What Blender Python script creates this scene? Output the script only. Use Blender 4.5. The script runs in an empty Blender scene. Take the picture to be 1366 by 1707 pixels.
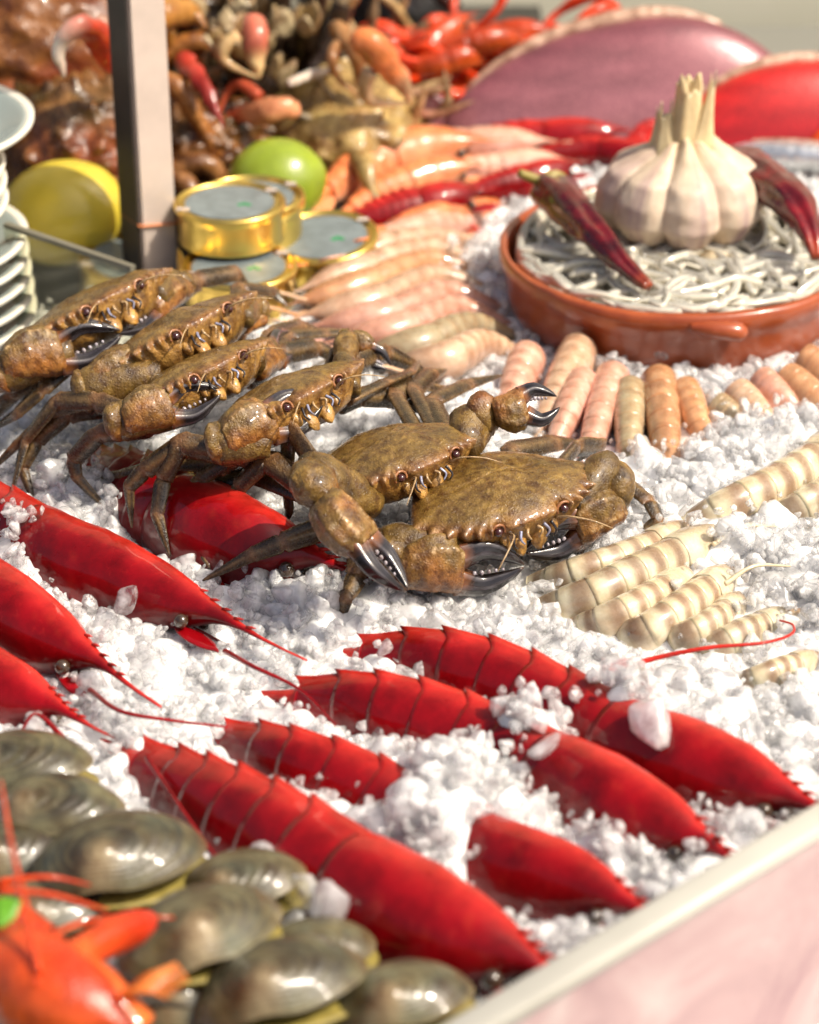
import bpy, math, random
import numpy as np
from mathutils import Vector, Matrix, Euler
from mathutils.bvhtree import BVHTree

# ------------------------------------------------------------------ camera, sky, sun, exposure
SC = bpy.context.scene
COL = SC.collection
PITCH = math.radians(29.0)
VFOV = math.radians(24.0)
PW, PH = 1366.0, 1707.0
FPX = PH / 2 / math.tan(VFOV / 2)
CAM = np.array([0.0, -math.cos(PITCH), math.sin(PITCH)])

cam_d = bpy.data.cameras.new('camera')
cam = bpy.data.objects.new('camera', cam_d)
COL.objects.link(cam)
cam.location = CAM
cam.rotation_euler = (math.pi / 2 - PITCH, 0, 0)
cam_d.sensor_fit = 'VERTICAL'
cam_d.sensor_height = 36
cam_d.lens = 18 / math.tan(VFOV / 2)
cam_d.clip_start = 0.01
cam_d.clip_end = 50
cam_d.dof.use_dof = True
cam_d.dof.focus_distance = 0.945
cam_d.dof.aperture_fstop = 8.0
SC.camera = cam

SUN_DIR = Vector((0.62, -0.20, 0.85)).normalized()      # towards the sun
world = bpy.data.worlds.new('World')
SC.world = world
world.use_nodes = True
wn = world.node_tree
bg = wn.nodes['Background']
sky = wn.nodes.new('ShaderNodeTexSky')
sky.sky_type = 'NISHITA'
sky.sun_disc = False
sky.sun_elevation = math.asin(SUN_DIR.z)
sky.sun_rotation = math.atan2(SUN_DIR.x, SUN_DIR.y)
sky.air_density = 1.0
sky.dust_density = 7.0
sky.ozone_density = 0.3
wn.links.new(sky.outputs[0], bg.inputs[0])
bg.inputs[1].default_value = 0.12
sun_d = bpy.data.lights.new('sun', 'SUN')
sun_d.energy = 4.8
sun_d.angle = math.radians(0.6)
sun_d.color = (1.0, 0.91, 0.77)
sun = bpy.data.objects.new('sun', sun_d)
COL.objects.link(sun)
sun.rotation_euler = SUN_DIR.to_track_quat('Z', 'Y').to_euler()
sun.location = (1, -0.4, 1.2)

SC.view_settings.view_transform = 'Standard'
SC.view_settings.look = 'None'
SC.view_settings.exposure = 0.16
SC.view_settings.gamma = 1.0
SC.view_settings.use_curve_mapping = False
SC.render.engine = 'CYCLES'
cy = SC.cycles
cy.max_bounces = 12
cy.diffuse_bounces = 8
cy.glossy_bounces = 4
cy.transmission_bounces = 10
cy.transparent_max_bounces = 16
cy.caustics_reflective = False
cy.caustics_refractive = False
cy.sample_clamp_indirect = 6
cy.use_denoising = True
try:
    cy.denoiser = 'OPENIMAGEDENOISE'
except Exception:
    pass

# ------------------------------------------------------------------ helpers
rng = np.random.default_rng(7)
PI = math.pi
_R = np.array([1.0, 0, 0])
_U = np.array([0, math.sin(PITCH), math.cos(PITCH)])
_F = np.array([0, math.cos(PITCH), -math.sin(PITCH)])


def at(px, py, z=0.0):
    """Point of the place at height z (metres) that the photograph shows at pixel px, py."""
    d = _R * (px - PW / 2) / FPX + _U * (PH / 2 - py) / FPX + _F
    t = (z - CAM[2]) / d[2]
    return CAM + d * t


def aty(px, py, Y):
    """The same for a point on the upright plane y = Y."""
    d = _R * (px - PW / 2) / FPX + _U * (PH / 2 - py) / FPX + _F
    return CAM + d * ((Y - CAM[1]) / d[1])


def norm(v):
    v = np.asarray(v, float)
    return v / (np.linalg.norm(v, axis=-1, keepdims=True) + 1e-12)


def srgb(h):
    h = h.lstrip('#')
    c = np.array([int(h[i:i + 2], 16) / 255 for i in (0, 2, 4)])
    return np.where(c <= 0.04045, c / 12.92, ((c + 0.055) / 1.055) ** 2.4)


def _hash(i, seed):
    n = (i[..., 0] * 374761393 + i[..., 1] * 668265263 + i[..., 2] * 2147483647 + seed * 1274126177) & 0xFFFFFFFF
    n = ((n ^ (n >> 13)) * 1274126177) & 0xFFFFFFFF
    n = ((n ^ (n >> 16)) * 2246822519) & 0xFFFFFFFF
    return (n & 0xFFFF) / 65535.0


def vnoise(P, seed=0):
    P = np.asarray(P, float)
    i = np.floor(P).astype(np.int64)
    f = P - i
    f = f * f * (3 - 2 * f)
    out = 0
    for dx in (0, 1):
        for dy in (0, 1):
            for dz in (0, 1):
                w = (f[..., 0] if dx else 1 - f[..., 0]) * (f[..., 1] if dy else 1 - f[..., 1]) * (f[..., 2] if dz else 1 - f[..., 2])
                out = out + w * _hash(i + np.array([dx, dy, dz]), seed)
    return out * 2 - 1


def fbm(P, scale=1.0, octv=3, seed=0):
    P = np.asarray(P, float) * scale
    o = 0
    a = 1.0
    for k in range(octv):
        o = o + a * vnoise(P + 17.3 * k, seed + k)
        P = P * 2.03
        a *= 0.5
    return o


def mesh_of(name, V, F, mat=None, col=None, smooth=True):
    V = np.asarray(V, float)
    T3 = np.array([f[:3] for f in F] + [(f[0], f[2], f[3]) for f in F if len(f) == 4])
    C_ = V - V.mean(0)
    if np.einsum('ij,ij->', C_[T3[:, 0]], np.cross(C_[T3[:, 1]], C_[T3[:, 2]])) < 0:
        F = [tuple(f)[::-1] for f in F]                # faces point outwards
    me = bpy.data.meshes.new(name)
    me.from_pydata(np.asarray(V, float).tolist(), [], [list(map(int, f)) for f in F])
    if smooth:
        me.polygons.foreach_set('use_smooth', np.ones(len(me.polygons), bool))
    if col is not None:
        a = me.attributes.new('col', 'FLOAT_COLOR', 'POINT')
        c = np.ones((len(V), 4), np.float32)
        c[:, :3] = np.clip(col, 0, 1)
        a.data.foreach_set('color', c.ravel())
    if mat is not None:
        me.materials.append(mat)
    me.update()
    return me


BLOCK = []          # objects the ice must keep clear of


def add(name, V, F, mat, parent=None, col=None, smooth=True, block=True, loc=None):
    """Link one mesh object; V in the parent's space (or the world's)."""
    V = np.asarray(V, float)
    o = bpy.data.objects.new(name, None if False else mesh_of(name, V, F, mat, col, smooth))
    COL.objects.link(o)
    if parent is not None:
        o.parent = parent
    if loc is not None:
        o.location = loc
    if block:
        BLOCK.append(o)
    return o


def tag(o, label, cat, group=None, kind=None):
    if label:
        o['label'] = label
    if cat:
        o['category'] = cat
    if group:
        o['group'] = group
    if kind:
        o['kind'] = kind
    return o


def thing(name, label, cat, loc=(0, 0, 0), rot=None, group=None):
    o = bpy.data.objects.new(name, None)
    o.empty_display_size = 0.01
    COL.objects.link(o)
    o.location = loc
    if rot is not None:
        o.rotation_euler = rot
    return tag(o, label, cat, group)


def loft(rings, cap0=True, cap1=True, flip=False):
    """rings: (n, m, 3) closed loops -> verts, faces."""
    rings = np.asarray(rings, float)
    n, m = rings.shape[:2]
    V = [rings.reshape(-1, 3)]
    F = []
    for i in range(n - 1):
        for j in range(m):
            k = (j + 1) % m
            q = (i * m + j, i * m + k, (i + 1) * m + k, (i + 1) * m + j)
            F.append(q[::-1] if flip else q)
    c = n * m
    if cap0:
        V.append(rings[0].mean(0)[None])
        for j in range(m):
            q = (c, (j + 1) % m, j)
            F.append(q[::-1] if flip else q)
        c += 1
    if cap1:
        V.append(rings[-1].mean(0)[None])
        b = (n - 1) * m
        for j in range(m):
            q = (c, b + j, b + (j + 1) % m)
            F.append(q[::-1] if flip else q)
        c += 1
    return np.concatenate(V), F


def catmull(P, n):
    """Smooth curve through P, resampled to n points of equal arc length."""
    P = np.asarray(P, float)
    if len(P) == 2:
        t = np.linspace(0, 1, n)[:, None]
        return P[0] * (1 - t) + P[1] * t
    Q = np.vstack([2 * P[0] - P[1], P, 2 * P[-1] - P[-2]])
    out = []
    for i in range(1, len(Q) - 2):
        t = np.linspace(0, 1, 24, endpoint=False)[:, None]
        a, b, c, d = Q[i - 1], Q[i], Q[i + 1], Q[i + 2]
        out.append(0.5 * ((2 * b) + (c - a) * t + (2 * a - 5 * b + 4 * c - d) * t ** 2 + (3 * b - a - 3 * c + d) * t ** 3))
    out.append(P[-1][None])
    out = np.vstack(out)
    return resample(out, n)


def resample(P, n):
    P = np.asarray(P, float)
    L = np.concatenate([[0], np.cumsum(np.linalg.norm(np.diff(P, axis=0), axis=1))])
    s = np.linspace(0, L[-1], n)
    return np.stack([np.interp(s, L, P[:, k]) for k in range(P.shape[1])], 1)


def frames(P, up=(0, 0, 1)):
    P = np.asarray(P, float)
    T = norm(np.gradient(P, axis=0))
    up = np.asarray(up, float)
    S = norm(np.cross(T, np.broadcast_to(up, T.shape)))
    for i in range(len(S)):                       # keep the side vector continuous
        if i and np.dot(S[i], S[i - 1]) < 0:
            S[i] = -S[i]
    U = np.cross(S, T)
    return T, S, U


def pframes(P, u0=(0, 0, 1)):
    """Parallel transport frames (for curves that may turn any way)."""
    P = np.asarray(P, float)
    T = norm(np.gradient(P, axis=0))
    u = np.asarray(u0, float)
    U = []
    for t in T:
        u = u - t * np.dot(u, t)
        l = np.linalg.norm(u)
        if l < 1e-6:
            u = np.cross(t, [1, 0.3, 0.2])
            l = np.linalg.norm(u)
        u = u / l
        U.append(u)
    U = np.array(U)
    return T, np.cross(T, U), U


def tube(P, r, m=10, up=None, flat=1.0, flute=0, fl=0.0, caps=True):
    """Swept tube: r half height along up (scalar or array), flat = width / height."""
    P = np.asarray(P, float)
    r = np.broadcast_to(np.asarray(r, float), (len(P),))
    T, S, U = pframes(P, (0, 0, 1) if up is None else up)
    a = np.linspace(0, 2 * PI, m, endpoint=False)
    k = 1 + fl * np.cos(flute * a) if flute else np.ones(m)
    rings = P[:, None] + r[:, None, None] * (S[:, None] * (np.cos(a) * k * flat)[None, :, None] + U[:, None] * (np.sin(a) * k)[None, :, None])
    return loft(rings, caps, caps, flip=True)


def lathe(prof, n=64, closed=False):
    """prof: list of (r, z). Revolve about z."""
    prof = np.asarray(prof, float)
    a = np.linspace(0, 2 * PI, n, endpoint=False)
    rings = np.stack([prof[:, 0][:, None] * np.cos(a), prof[:, 0][:, None] * np.sin(a), np.broadcast_to(prof[:, 1][:, None], (len(prof), n))], 2)
    V, F = loft(rings, not closed, not closed, flip=False)
    return V, F


def ellipsoid(c, r, R=None, n=16, m=12, disp=None):
    """Sphere grid shaped to radii r, optionally rotated by 3x3 R and pushed by disp(dir)."""
    th = np.linspace(0.0, PI, m + 1)[1:-1]
    a = np.linspace(0, 2 * PI, n, endpoint=False)
    D = np.stack([np.sin(th)[:, None] * np.cos(a), np.sin(th)[:, None] * np.sin(a), np.broadcast_to(np.cos(th)[:, None], (m - 1, n))], 2)
    top = np.array([0, 0, 1.0])
    bot = np.array([0, 0, -1.0])
    D2 = np.concatenate([D.reshape(-1, 3), top[None], bot[None]])
    k = np.ones(len(D2)) if disp is None else 1 + disp(D2)
    V = D2 * np.asarray(r) * k[:, None]
    if R is not None:
        V = V @ np.asarray(R).T
    V = V + np.asarray(c)
    F = []
    for i in range(m - 2):
        for j in range(n):
            q = (j + 1) % n
            F.append((i * n + j, (i + 1) * n + j, (i + 1) * n + q, i * n + q))
    t, b = len(D2) - 2, len(D2) - 1
    for j in range(n):
        q = (j + 1) % n
        F.append((t, j, q))
        F.append((b, (m - 2) * n + q, (m - 2) * n + j))
    return V, F


def join(*parts):
    V, F, o = [], [], 0
    for v, f in parts:
        V.append(np.asarray(v))
        F += [tuple(i + o for i in q) for q in f]
        o += len(v)
    return np.concatenate(V), F


def box(c, s, R=None):
    v = np.array([[x, y, z] for x in (-1, 1) for y in (-1, 1) for z in (-1, 1)], float) * np.asarray(s) / 2
    if R is not None:
        v = v @ np.asarray(R).T
    f = [(0, 1, 3, 2), (4, 6, 7, 5), (0, 4, 5, 1), (2, 3, 7, 6), (0, 2, 6, 4), (1, 5, 7, 3)]
    return v + np.asarray(c), f


# ------------------------------------------------------------------ materials
class NT:
    def __init__(self, name):
        self.m = bpy.data.materials.new(name)
        self.m.use_nodes = True
        self.t = self.m.node_tree
        self.b = self.t.nodes['Principled BSDF']
        self.out = self.t.nodes['Material Output']

    def n(self, typ, **kw):
        x = self.t.nodes.new('ShaderNode' + typ)
        for k, v in kw.items():
            setattr(x, k, v)
        return x

    def l(self, a, b):
        self.t.links.new(a, b)

    def set(self, **kw):
        for k, v in kw.items():
            k = k.replace('_', ' ')
            i = self.b.inputs[k]
            if isinstance(v, (tuple, list, np.ndarray)) and len(v) == 3 and i.type == 'RGBA':
                v = (*v, 1)
            i.default_value = v
        return self

    def coord(self, which='Object'):
        return self.n('TexCoord').outputs[which]

    def noise(self, scale, detail=3, rough=0.55, vec=None, dist=0.0):
        x = self.n('TexNoise')
        x.inputs['Scale'].default_value = scale
        x.inputs['Detail'].default_value = detail
        x.inputs['Roughness'].default_value = rough
        x.inputs['Distortion'].default_value = dist
        self.l(vec if vec is not None else self.coord(), x.inputs['Vector'])
        return x.outputs['Fac']

    def voronoi(self, scale, feature='F1', out='Distance', vec=None, rand=1.0):
        x = self.n('TexVoronoi')
        x.feature = feature
        x.inputs['Scale'].default_value = scale
        x.inputs['Randomness'].default_value = rand
        self.l(vec if vec is not None else self.coord(), x.inputs['Vector'])
        return x.outputs[out]

    def ramp(self, fac, stops):
        x = self.n('ValToRGB')
        e = x.color_ramp.elements
        while len(e) < len(stops):
            e.new(0.5)
        for el, (p, c) in zip(e, stops):
            el.position = p
            el.color = (*c, 1) if len(c) == 3 else c
        self.l(fac, x.inputs[0])
        return x.outputs[0]

    def mix(self, a, b, fac, typ='MIX'):
        x = self.n('Mix', data_type='RGBA', blend_type=typ)
        for s, v in ((x.inputs[6], a), (x.inputs[7], b), (x.inputs[0], fac)):
            if hasattr(v, 'is_output') or isinstance(v, bpy.types.NodeSocket):
                self.l(v, s)
            elif isinstance(v, (int, float)):
                s.default_value = v
            else:
                s.default_value = (*v, 1)
        return x.outputs[2]

    def math(self, op, a, b=0.0, clamp=False):
        x = self.n('Math', operation=op, use_clamp=clamp)
        for s, v in ((x.inputs[0], a), (x.inputs[1], b)):
            if isinstance(v, bpy.types.NodeSocket):
                self.l(v, s)
            else:
                s.default_value = v
        return x.outputs[0]

    def bump(self, h, strength=0.3, dist=0.001, prev=None):
        x = self.n('Bump')
        x.inputs['Strength'].default_value = strength
        x.inputs['Distance'].default_value = dist
        self.l(h, x.inputs['Height'])
        if prev is not None:
            self.l(prev, x.inputs['Normal'])
        self.l(x.outputs[0], self.b.inputs['Normal'])
        return x.outputs[0]

    def color(self, s):
        self.l(s, self.b.inputs['Base Color'])

    def attr(self):
        x = self.n('Attribute')
        x.attribute_name = 'col'
        return x.outputs['Color']


def col_mat(name, rough=0.3, bump=((900, 0.2, 0.0004),), var=0.35, vscale=140, spec=0.5, coat=0.0, sss=0.0, sssr=(0.004, 0.002, 0.001), trans=0.0, rvar=0.0, coat_rough=0.08, gran=0):
    """Material whose pigment comes from the 'col' attribute, broken up by noise."""
    t = NT(name)
    c = t.attr()
    n = t.noise(vscale, 5, 0.65)
    dark = t.mix(c, (1 - var * 1.1, 1 - var * 1.25, 1 - var * 1.35), 1.0, 'MULTIPLY')
    f = t.ramp(n, [(0.35, (0, 0, 0)), (0.65, (1, 1, 1))])
    t.color(t.mix(dark, c, f))
    t.set(Roughness=rough, IOR=1.45)
    t.b.inputs['Specular IOR Level'].default_value = spec
    t.b.inputs['Coat Weight'].default_value = coat
    t.b.inputs['Coat Roughness'].default_value = coat_rough
    if rvar:
        r = t.ramp(t.noise(vscale * 2.2, 3), [(0.3, (max(rough - rvar, 0.03),) * 3), (0.7, (rough + rvar,) * 3)])
        t.l(r, t.b.inputs['Roughness'])
    if sss:
        t.b.inputs['Subsurface Weight'].default_value = sss
        t.b.inputs['Subsurface Radius'].default_value = sssr
        t.b.inputs['Subsurface Scale'].default_value = 1.0
    if trans:
        t.b.inputs['Transmission Weight'].default_value = trans
    prev = None
    if gran:
        prev = t.bump(t.ramp(t.voronoi(gran, 'F1'), [(0.0, (1, 1, 1)), (0.55, (0, 0, 0))]), 0.3, 0.0007, None)
    for sc, st, di in bump:
        prev = t.bump(t.noise(sc, 3, 0.6), st, di, prev)
    return t.m


def add_flecks(m, scale, lo, hi, c, amt):
    """Small pale scuffs on a shell."""
    t = NT.__new__(NT)
    t.m, t.t = m, m.node_tree
    t.b = t.t.nodes['Principled BSDF']
    src_ = t.b.inputs['Base Color'].links[0].from_socket
    f = t.ramp(t.noise(scale, 4, 0.7, dist=0.6), [(lo, (0, 0, 0)), (hi, (amt,) * 3)])
    t.color(t.mix(src_, c, f))


def plain(name, c, rough=0.4, spec=0.5, coat=0.0, metal=0.0, var=0.0, vscale=60, bump=None, sss=0, sssr=(0.003, 0.002, 0.001)):
    t = NT(name)
    c = np.asarray(c, float)
    if var:
        n = t.noise(vscale, 4, 0.6)
        t.color(t.ramp(n, [(0.3, tuple(c * (1 - var))), (0.7, tuple(np.clip(c * (1 + var), 0, 1)))]))
    else:
        t.set(Base_Color=tuple(c))
    t.set(Roughness=rough, Metallic=metal)
    t.b.inputs['Specular IOR Level'].default_value = spec
    t.b.inputs['Coat Weight'].default_value = coat
    t.b.inputs['Coat Roughness'].default_value = 0.1
    if sss:
        t.b.inputs['Subsurface Weight'].default_value = sss
        t.b.inputs['Subsurface Radius'].default_value = sssr
        t.b.inputs['Subsurface Scale'].default_value = 1.0
    if bump:
        t.bump(t.noise(bump[0], 4, 0.6), bump[1], bump[2])
    return t.m


def ice_mat(name='ice', trans=0.45, tint=(0.93, 0.95, 0.97)):
    t = NT(name)
    oi = t.n('ObjectInfo').outputs['Random']
    t.set(Base_Color=tint, Roughness=0.1, IOR=1.31)
    t.b.inputs['Transmission Weight'].default_value = trans
    t.b.inputs['Subsurface Weight'].default_value = 1.0
    t.b.inputs['Subsurface Radius'].default_value = (0.006, 0.0058, 0.0056)
    t.b.inputs['Subsurface Scale'].default_value = 1.0
    tr = t.ramp(t.noise(260, 2), [(0.3, (trans * 0.5,) * 3), (0.7, (min(trans * 1.6, 1),) * 3)])
    t.l(tr, t.b.inputs['Transmission Weight'])
    r = t.ramp(t.noise(500, 2), [(0.3, (0.04,) * 3), (0.7, (0.22,) * 3)])
    t.l(r, t.b.inputs['Roughness'])
    b1 = t.bump(t.noise(420, 3), 0.35, 0.0012)
    t.bump(t.noise(1500, 2), 0.25, 0.0004, b1)
    return t.m


M = {}
pass
M['red'] = col_mat('red_shell', spec=0.12, coat_rough=0.06, rough=0.35, bump=((200, 0.16, 0.0014), (1800, 0.10, 0.0003)), var=0.5, vscale=45, coat=0.6, sss=0.2, sssr=(0.004, 0.0006, 0.0004), rvar=0.1)
M['cooked'] = col_mat('cooked_prawn_shell', rough=0.3, bump=((90, 0.5, 0.003), (420, 0.4, 0.001)), var=0.5, vscale=55, coat=0.4, sss=0.2, sssr=(0.003, 0.001, 0.0005), rvar=0.1)
M['pale'] = col_mat('pale_shrimp_shell', rough=0.27, bump=((500, 0.08, 0.0006),), var=0.22, vscale=160, coat=0.7, sss=0.5, sssr=(0.002, 0.0015, 0.001), rvar=0.06)
M['crab'] = col_mat('velvet_crab_shell', rough=0.34, bump=((260, 0.2, 0.0012), (1500, 0.6, 0.0006)), var=0.62, vscale=240, coat=0.45, coat_rough=0.12, rvar=0.16, gran=820)
M['crableg'] = col_mat('crab_leg_shell', rough=0.27, bump=((700, 0.5, 0.0008), (2600, 0.5, 0.0003)), var=0.5, vscale=330, coat=0.35, coat_rough=0.15, rvar=0.12, gran=1100)
M['finger'] = col_mat('claw_finger_shell', rough=0.2, bump=((1200, 0.2, 0.0003),), var=0.5, vscale=300, coat=0.6)
add_flecks(M['red'], 190, 0.62, 0.74, (0.5, 0.03, 0.02), 0.3)
add_flecks(M['red'], 38, 0.60, 0.80, (0.16, 0.0, 0.006), 0.6)
add_flecks(M['crab'], 520, 0.66, 0.74, (0.55, 0.42, 0.24), 0.5)
M['eye'] = plain('crab_eye', (0.045, 0.008, 0.008), 0.12, coat=1.0)
M['blackeye'] = plain('prawn_eye', (0.05, 0.028, 0.015), 0.15, coat=1.0, var=0.5, vscale=300)

# ------------------------------------------------------------------ prawns and shrimps
SPEC = {
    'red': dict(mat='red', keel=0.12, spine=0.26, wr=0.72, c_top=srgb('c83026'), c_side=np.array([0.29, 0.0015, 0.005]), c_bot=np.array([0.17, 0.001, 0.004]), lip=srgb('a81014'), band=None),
    'pale': dict(mat='pale', keel=0.03, spine=0.0, wr=0.86, c_top=srgb('e6c4a4'), c_side=srgb('e2bca0'), c_bot=srgb('e6cbb2'), lip=srgb('c48858'), band=None),
    'pink': dict(mat='pale', keel=0.03, spine=0.0, wr=0.86, c_top=srgb('e8b49c'), c_side=srgb('e6b4a2'), c_bot=srgb('f4d4c4'), lip=srgb('cc7c58'), band=None),
    'green': dict(mat='pale', keel=0.03, spine=0.0, wr=0.86, c_top=srgb('b8a884'), c_side=srgb('b4a48a'), c_bot=srgb('dccdb2'), lip=srgb('d8a878'), band=None),
    'amber': dict(mat='pale', keel=0.03, spine=0.0, wr=0.86, c_top=srgb('dca87a'), c_side=srgb('dcae86'), c_bot=srgb('ecd2b2'), lip=srgb('c4743e'), band=None),
    'orange': dict(mat='pale', keel=0.04, spine=0.06, wr=0.8, c_top=srgb('ee8a50'), c_side=srgb('f0a070'), c_bot=srgb('f4cfae'), lip=srgb('e87038'), band=None),
    'cooked': dict(mat='cooked', keel=0.03, spine=0.05, wr=0.85, c_top=srgb('dc4a18'), c_side=srgb('dc6024'), c_bot=srgb('e89858'), lip=srgb('c83010'), band=None),
    'tiger': dict(mat='pale', keel=0.05, spine=0.0, wr=0.84, c_top=srgb('d8ccac'), c_side=srgb('dcd2b8'), c_bot=srgb('e4dcc8'), lip=srgb('dccc9a'), band=srgb('8c7058')),
}


def lerp_rows(A, x):
    x = np.clip(x, 0, len(A) - 1)
    i = np.minimum(np.floor(x).astype(int), len(A) - 2)
    f = (x - i)[..., None]
    return A[i] * (1 - f) + A[i + 1] * f


def leaf(c, d, u, L, w, th, n=12, m=10, tip=0.15):
    """Flat tapering blade from c along d, its face normal u."""
    d = norm(d)
    u = norm(np.asarray(u) - d * np.dot(u, d))
    s = np.cross(d, u)
    t = np.linspace(0, 1, n)
    ww = w * (np.sin(PI * np.clip(t * 0.86 + 0.12, 0, 1)) ** 0.7) * (1 - (1 - tip) * np.clip((t - 0.75) / 0.25, 0, 1) ** 2)
    a = np.linspace(0, 2 * PI, m, endpoint=False)
    P = np.asarray(c) + d * (t * L)[:, None]
    rings = P[:, None] + ww[:, None, None] * s * np.cos(a)[None, :, None] + (th * np.ones(n))[:, None, None] * u * np.sin(a)[None, :, None]
    return loft(rings, flip=True)


def prawn(name, label, cat, ctrl, R, spec='red', group=None, roll=0.0, head=True, fan=True, ab=0.53, rost=1.5, legs=True, antenna=(), eye=True, seed=0, segs=6, rtilt=0.0, wide=1.0, taper=0.46, stepk=0.028, tint=1.0):
    sp = SPEC[spec]
    mt = M[sp['mat']]
    rg = np.random.default_rng(seed + 11)
    pts = np.array([c if isinstance(c, np.ndarray) else at(*c) for c in ctrl])
    P = catmull(pts, 200)
    base = pts.mean(0)
    base[2] = min(p[2] for p in pts) - R
    root = thing(name, label, cat, tuple(base), None, group)
    T = norm(np.gradient(P, axis=0))
    side0 = norm(np.cross(T, [0, 0, 1.0]))
    up0 = np.cross(side0, T)
    U = up0 * math.cos(roll) + side0 * math.sin(roll)
    S = np.cross(T, U)
    L = np.linalg.norm(np.diff(P, axis=0), axis=1).sum()
    N = 36
    ph = np.linspace(0, 2 * PI, N, endpoint=False)
    cs, sn = np.cos(ph), np.sin(ph)
    cs = np.sign(cs) * np.abs(cs) ** 0.9
    sn = np.where(sn < 0, -np.abs(sn) ** 0.8 * 0.92, np.abs(sn) ** 1.0)
    dph = (ph - PI / 2 + PI) % (2 * PI) - PI
    keel = np.exp(-(dph / 0.16) ** 2)
    A = ab if head else 1.0
    tone = (1 + rg.uniform(-0.1, 0.1)) * tint

    def hh(s):
        q = np.clip(s / A, 0, 1)
        return R * (taper + (1 - taper) * np.sin(np.clip(q, 0, 1) * PI * 0.5) ** 0.9)

    def ring(s, k, dtop=None, push=None, kk=1.0):
        x = s * (len(P) - 1)
        p, t, sd, u = (lerp_rows(Q, np.array([x]))[0] for Q in (P, T, S, U))
        h = hh(s) * k
        y = sn * h + keel * sp['keel'] * R * kk
        r = p + sd * (cs * h * sp['wr'] * wide)[:, None] + u * y[:, None]
        if push is not None:
            r = r - t * push[:, None]
        if dtop is not None:
            r = r + u * dtop[:, None]
        return r

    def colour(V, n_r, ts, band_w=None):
        top = np.clip((np.tile(np.sin(ph), n_r) - 0.1) / 0.9, 0, 1) ** (7.0 if spec == 'red' else 1.3)  # red: narrow paler ridge, own pigment plus a painted sun streak
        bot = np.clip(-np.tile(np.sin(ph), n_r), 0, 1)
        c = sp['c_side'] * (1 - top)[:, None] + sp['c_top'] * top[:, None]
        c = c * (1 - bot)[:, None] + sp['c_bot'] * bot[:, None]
        tt = np.repeat(ts, N)
        if sp['band'] is not None:
            w = np.exp(-((tt - 0.42 - 0.08 * np.tile(np.cos(ph), n_r)) / 0.2) ** 4) * np.clip(0.6 + np.tile(np.sin(ph), n_r), 0, 1) ** 0.5
            c = c * (1 - w[:, None] * 0.85) + sp['band'] * w[:, None] * 0.85
        else:
            w = (0.45 * np.exp(-((tt - 0.4) / 0.2) ** 2) + 0.5 * np.exp(-((tt - 0.86) / 0.05) ** 2)) if spec != 'red' else 0.0 * tt
            c = c * (1 - 0.45 * w[:, None] * np.array([0.6, 1.0, 1.2]))
        if sp['mat'] == 'pale':                           # gut line and blotches seen through the shell
            vn = np.tile(np.exp(-(dph / 0.2) ** 2), n_r) * (0.45 + 0.3 * np.sin(tt * 9 + seed))
            c = c * (1 - 0.55 * vn[:, None]) + srgb('7a5c40') * 0.55 * vn[:, None]
            bl = np.clip(fbm(V[:n_r * N], 160, 3, seed) * 0.9, -0.5, 0.6)[:, None]
            c = c * (1 + 0.28 * bl * np.array([0.6, 1.0, 1.3]))
        lp = np.exp(-((tt - 0.97) / 0.05) ** 2)
        c = c * (1 - 0.7 * lp[:, None]) + sp['lip'] * 0.7 * lp[:, None]
        return np.clip(c * tone, 0, 1)

    frac = np.array([0.185, 0.165, 0.16, 0.15, 0.14, 0.20])[:segs]
    frac = frac / frac.sum()
    bnd = A * (1 - np.concatenate([[0], np.cumsum(frac)]))
    for i in range(segs):
        s0, s1 = bnd[i], bnd[i + 1]
        ov = 0.16 * (s0 - s1)
        K = 12
        ts = np.linspace(0, 1, K)
        rings, tcol = [], []
        for t in ts:
            s = s0 + ov * 0.8 + (s1 - ov - s0 - ov * 0.8) * t
            k = 1 - stepk + (stepk + 0.004) * t ** 1.3 + stepk * 0.25 * math.sin(t * PI)
            pl = 0.14 * R * np.clip(-sn, 0, 1) * math.sin(t * PI)
            push = None
            dtop = None
            if sp['spine'] and t > 0.6:
                q = ((t - 0.6) / 0.4) ** 1.5
                push = keel * sp['spine'] * R * q
                dtop = keel * sp['spine'] * 0.22 * R * q
            rr = ring(np.clip(s, 0, 1), k, dtop, push, 1.0)
            rings.append(rr)
            tcol.append(t)
        last = rings[-1]
        cen = last.mean(0)
        rings.append(cen + (last - cen) * 0.988)
        tcol.append(1.0)
        x = (s1 + ov) * (len(P) - 1)
        rings.append(cen + (last - cen) * 0.6 + lerp_rows(T, np.array([x]))[0] * 0.15 * R)
        tcol.append(1.0)
        rings = np.array(rings)
        V, F = loft(rings)
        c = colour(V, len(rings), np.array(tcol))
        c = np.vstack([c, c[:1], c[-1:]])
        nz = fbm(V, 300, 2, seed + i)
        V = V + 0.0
        add('abdomen_segment', V - base, F, mt, root, c * (1 + 0.12 * nz[:, None]))
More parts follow.
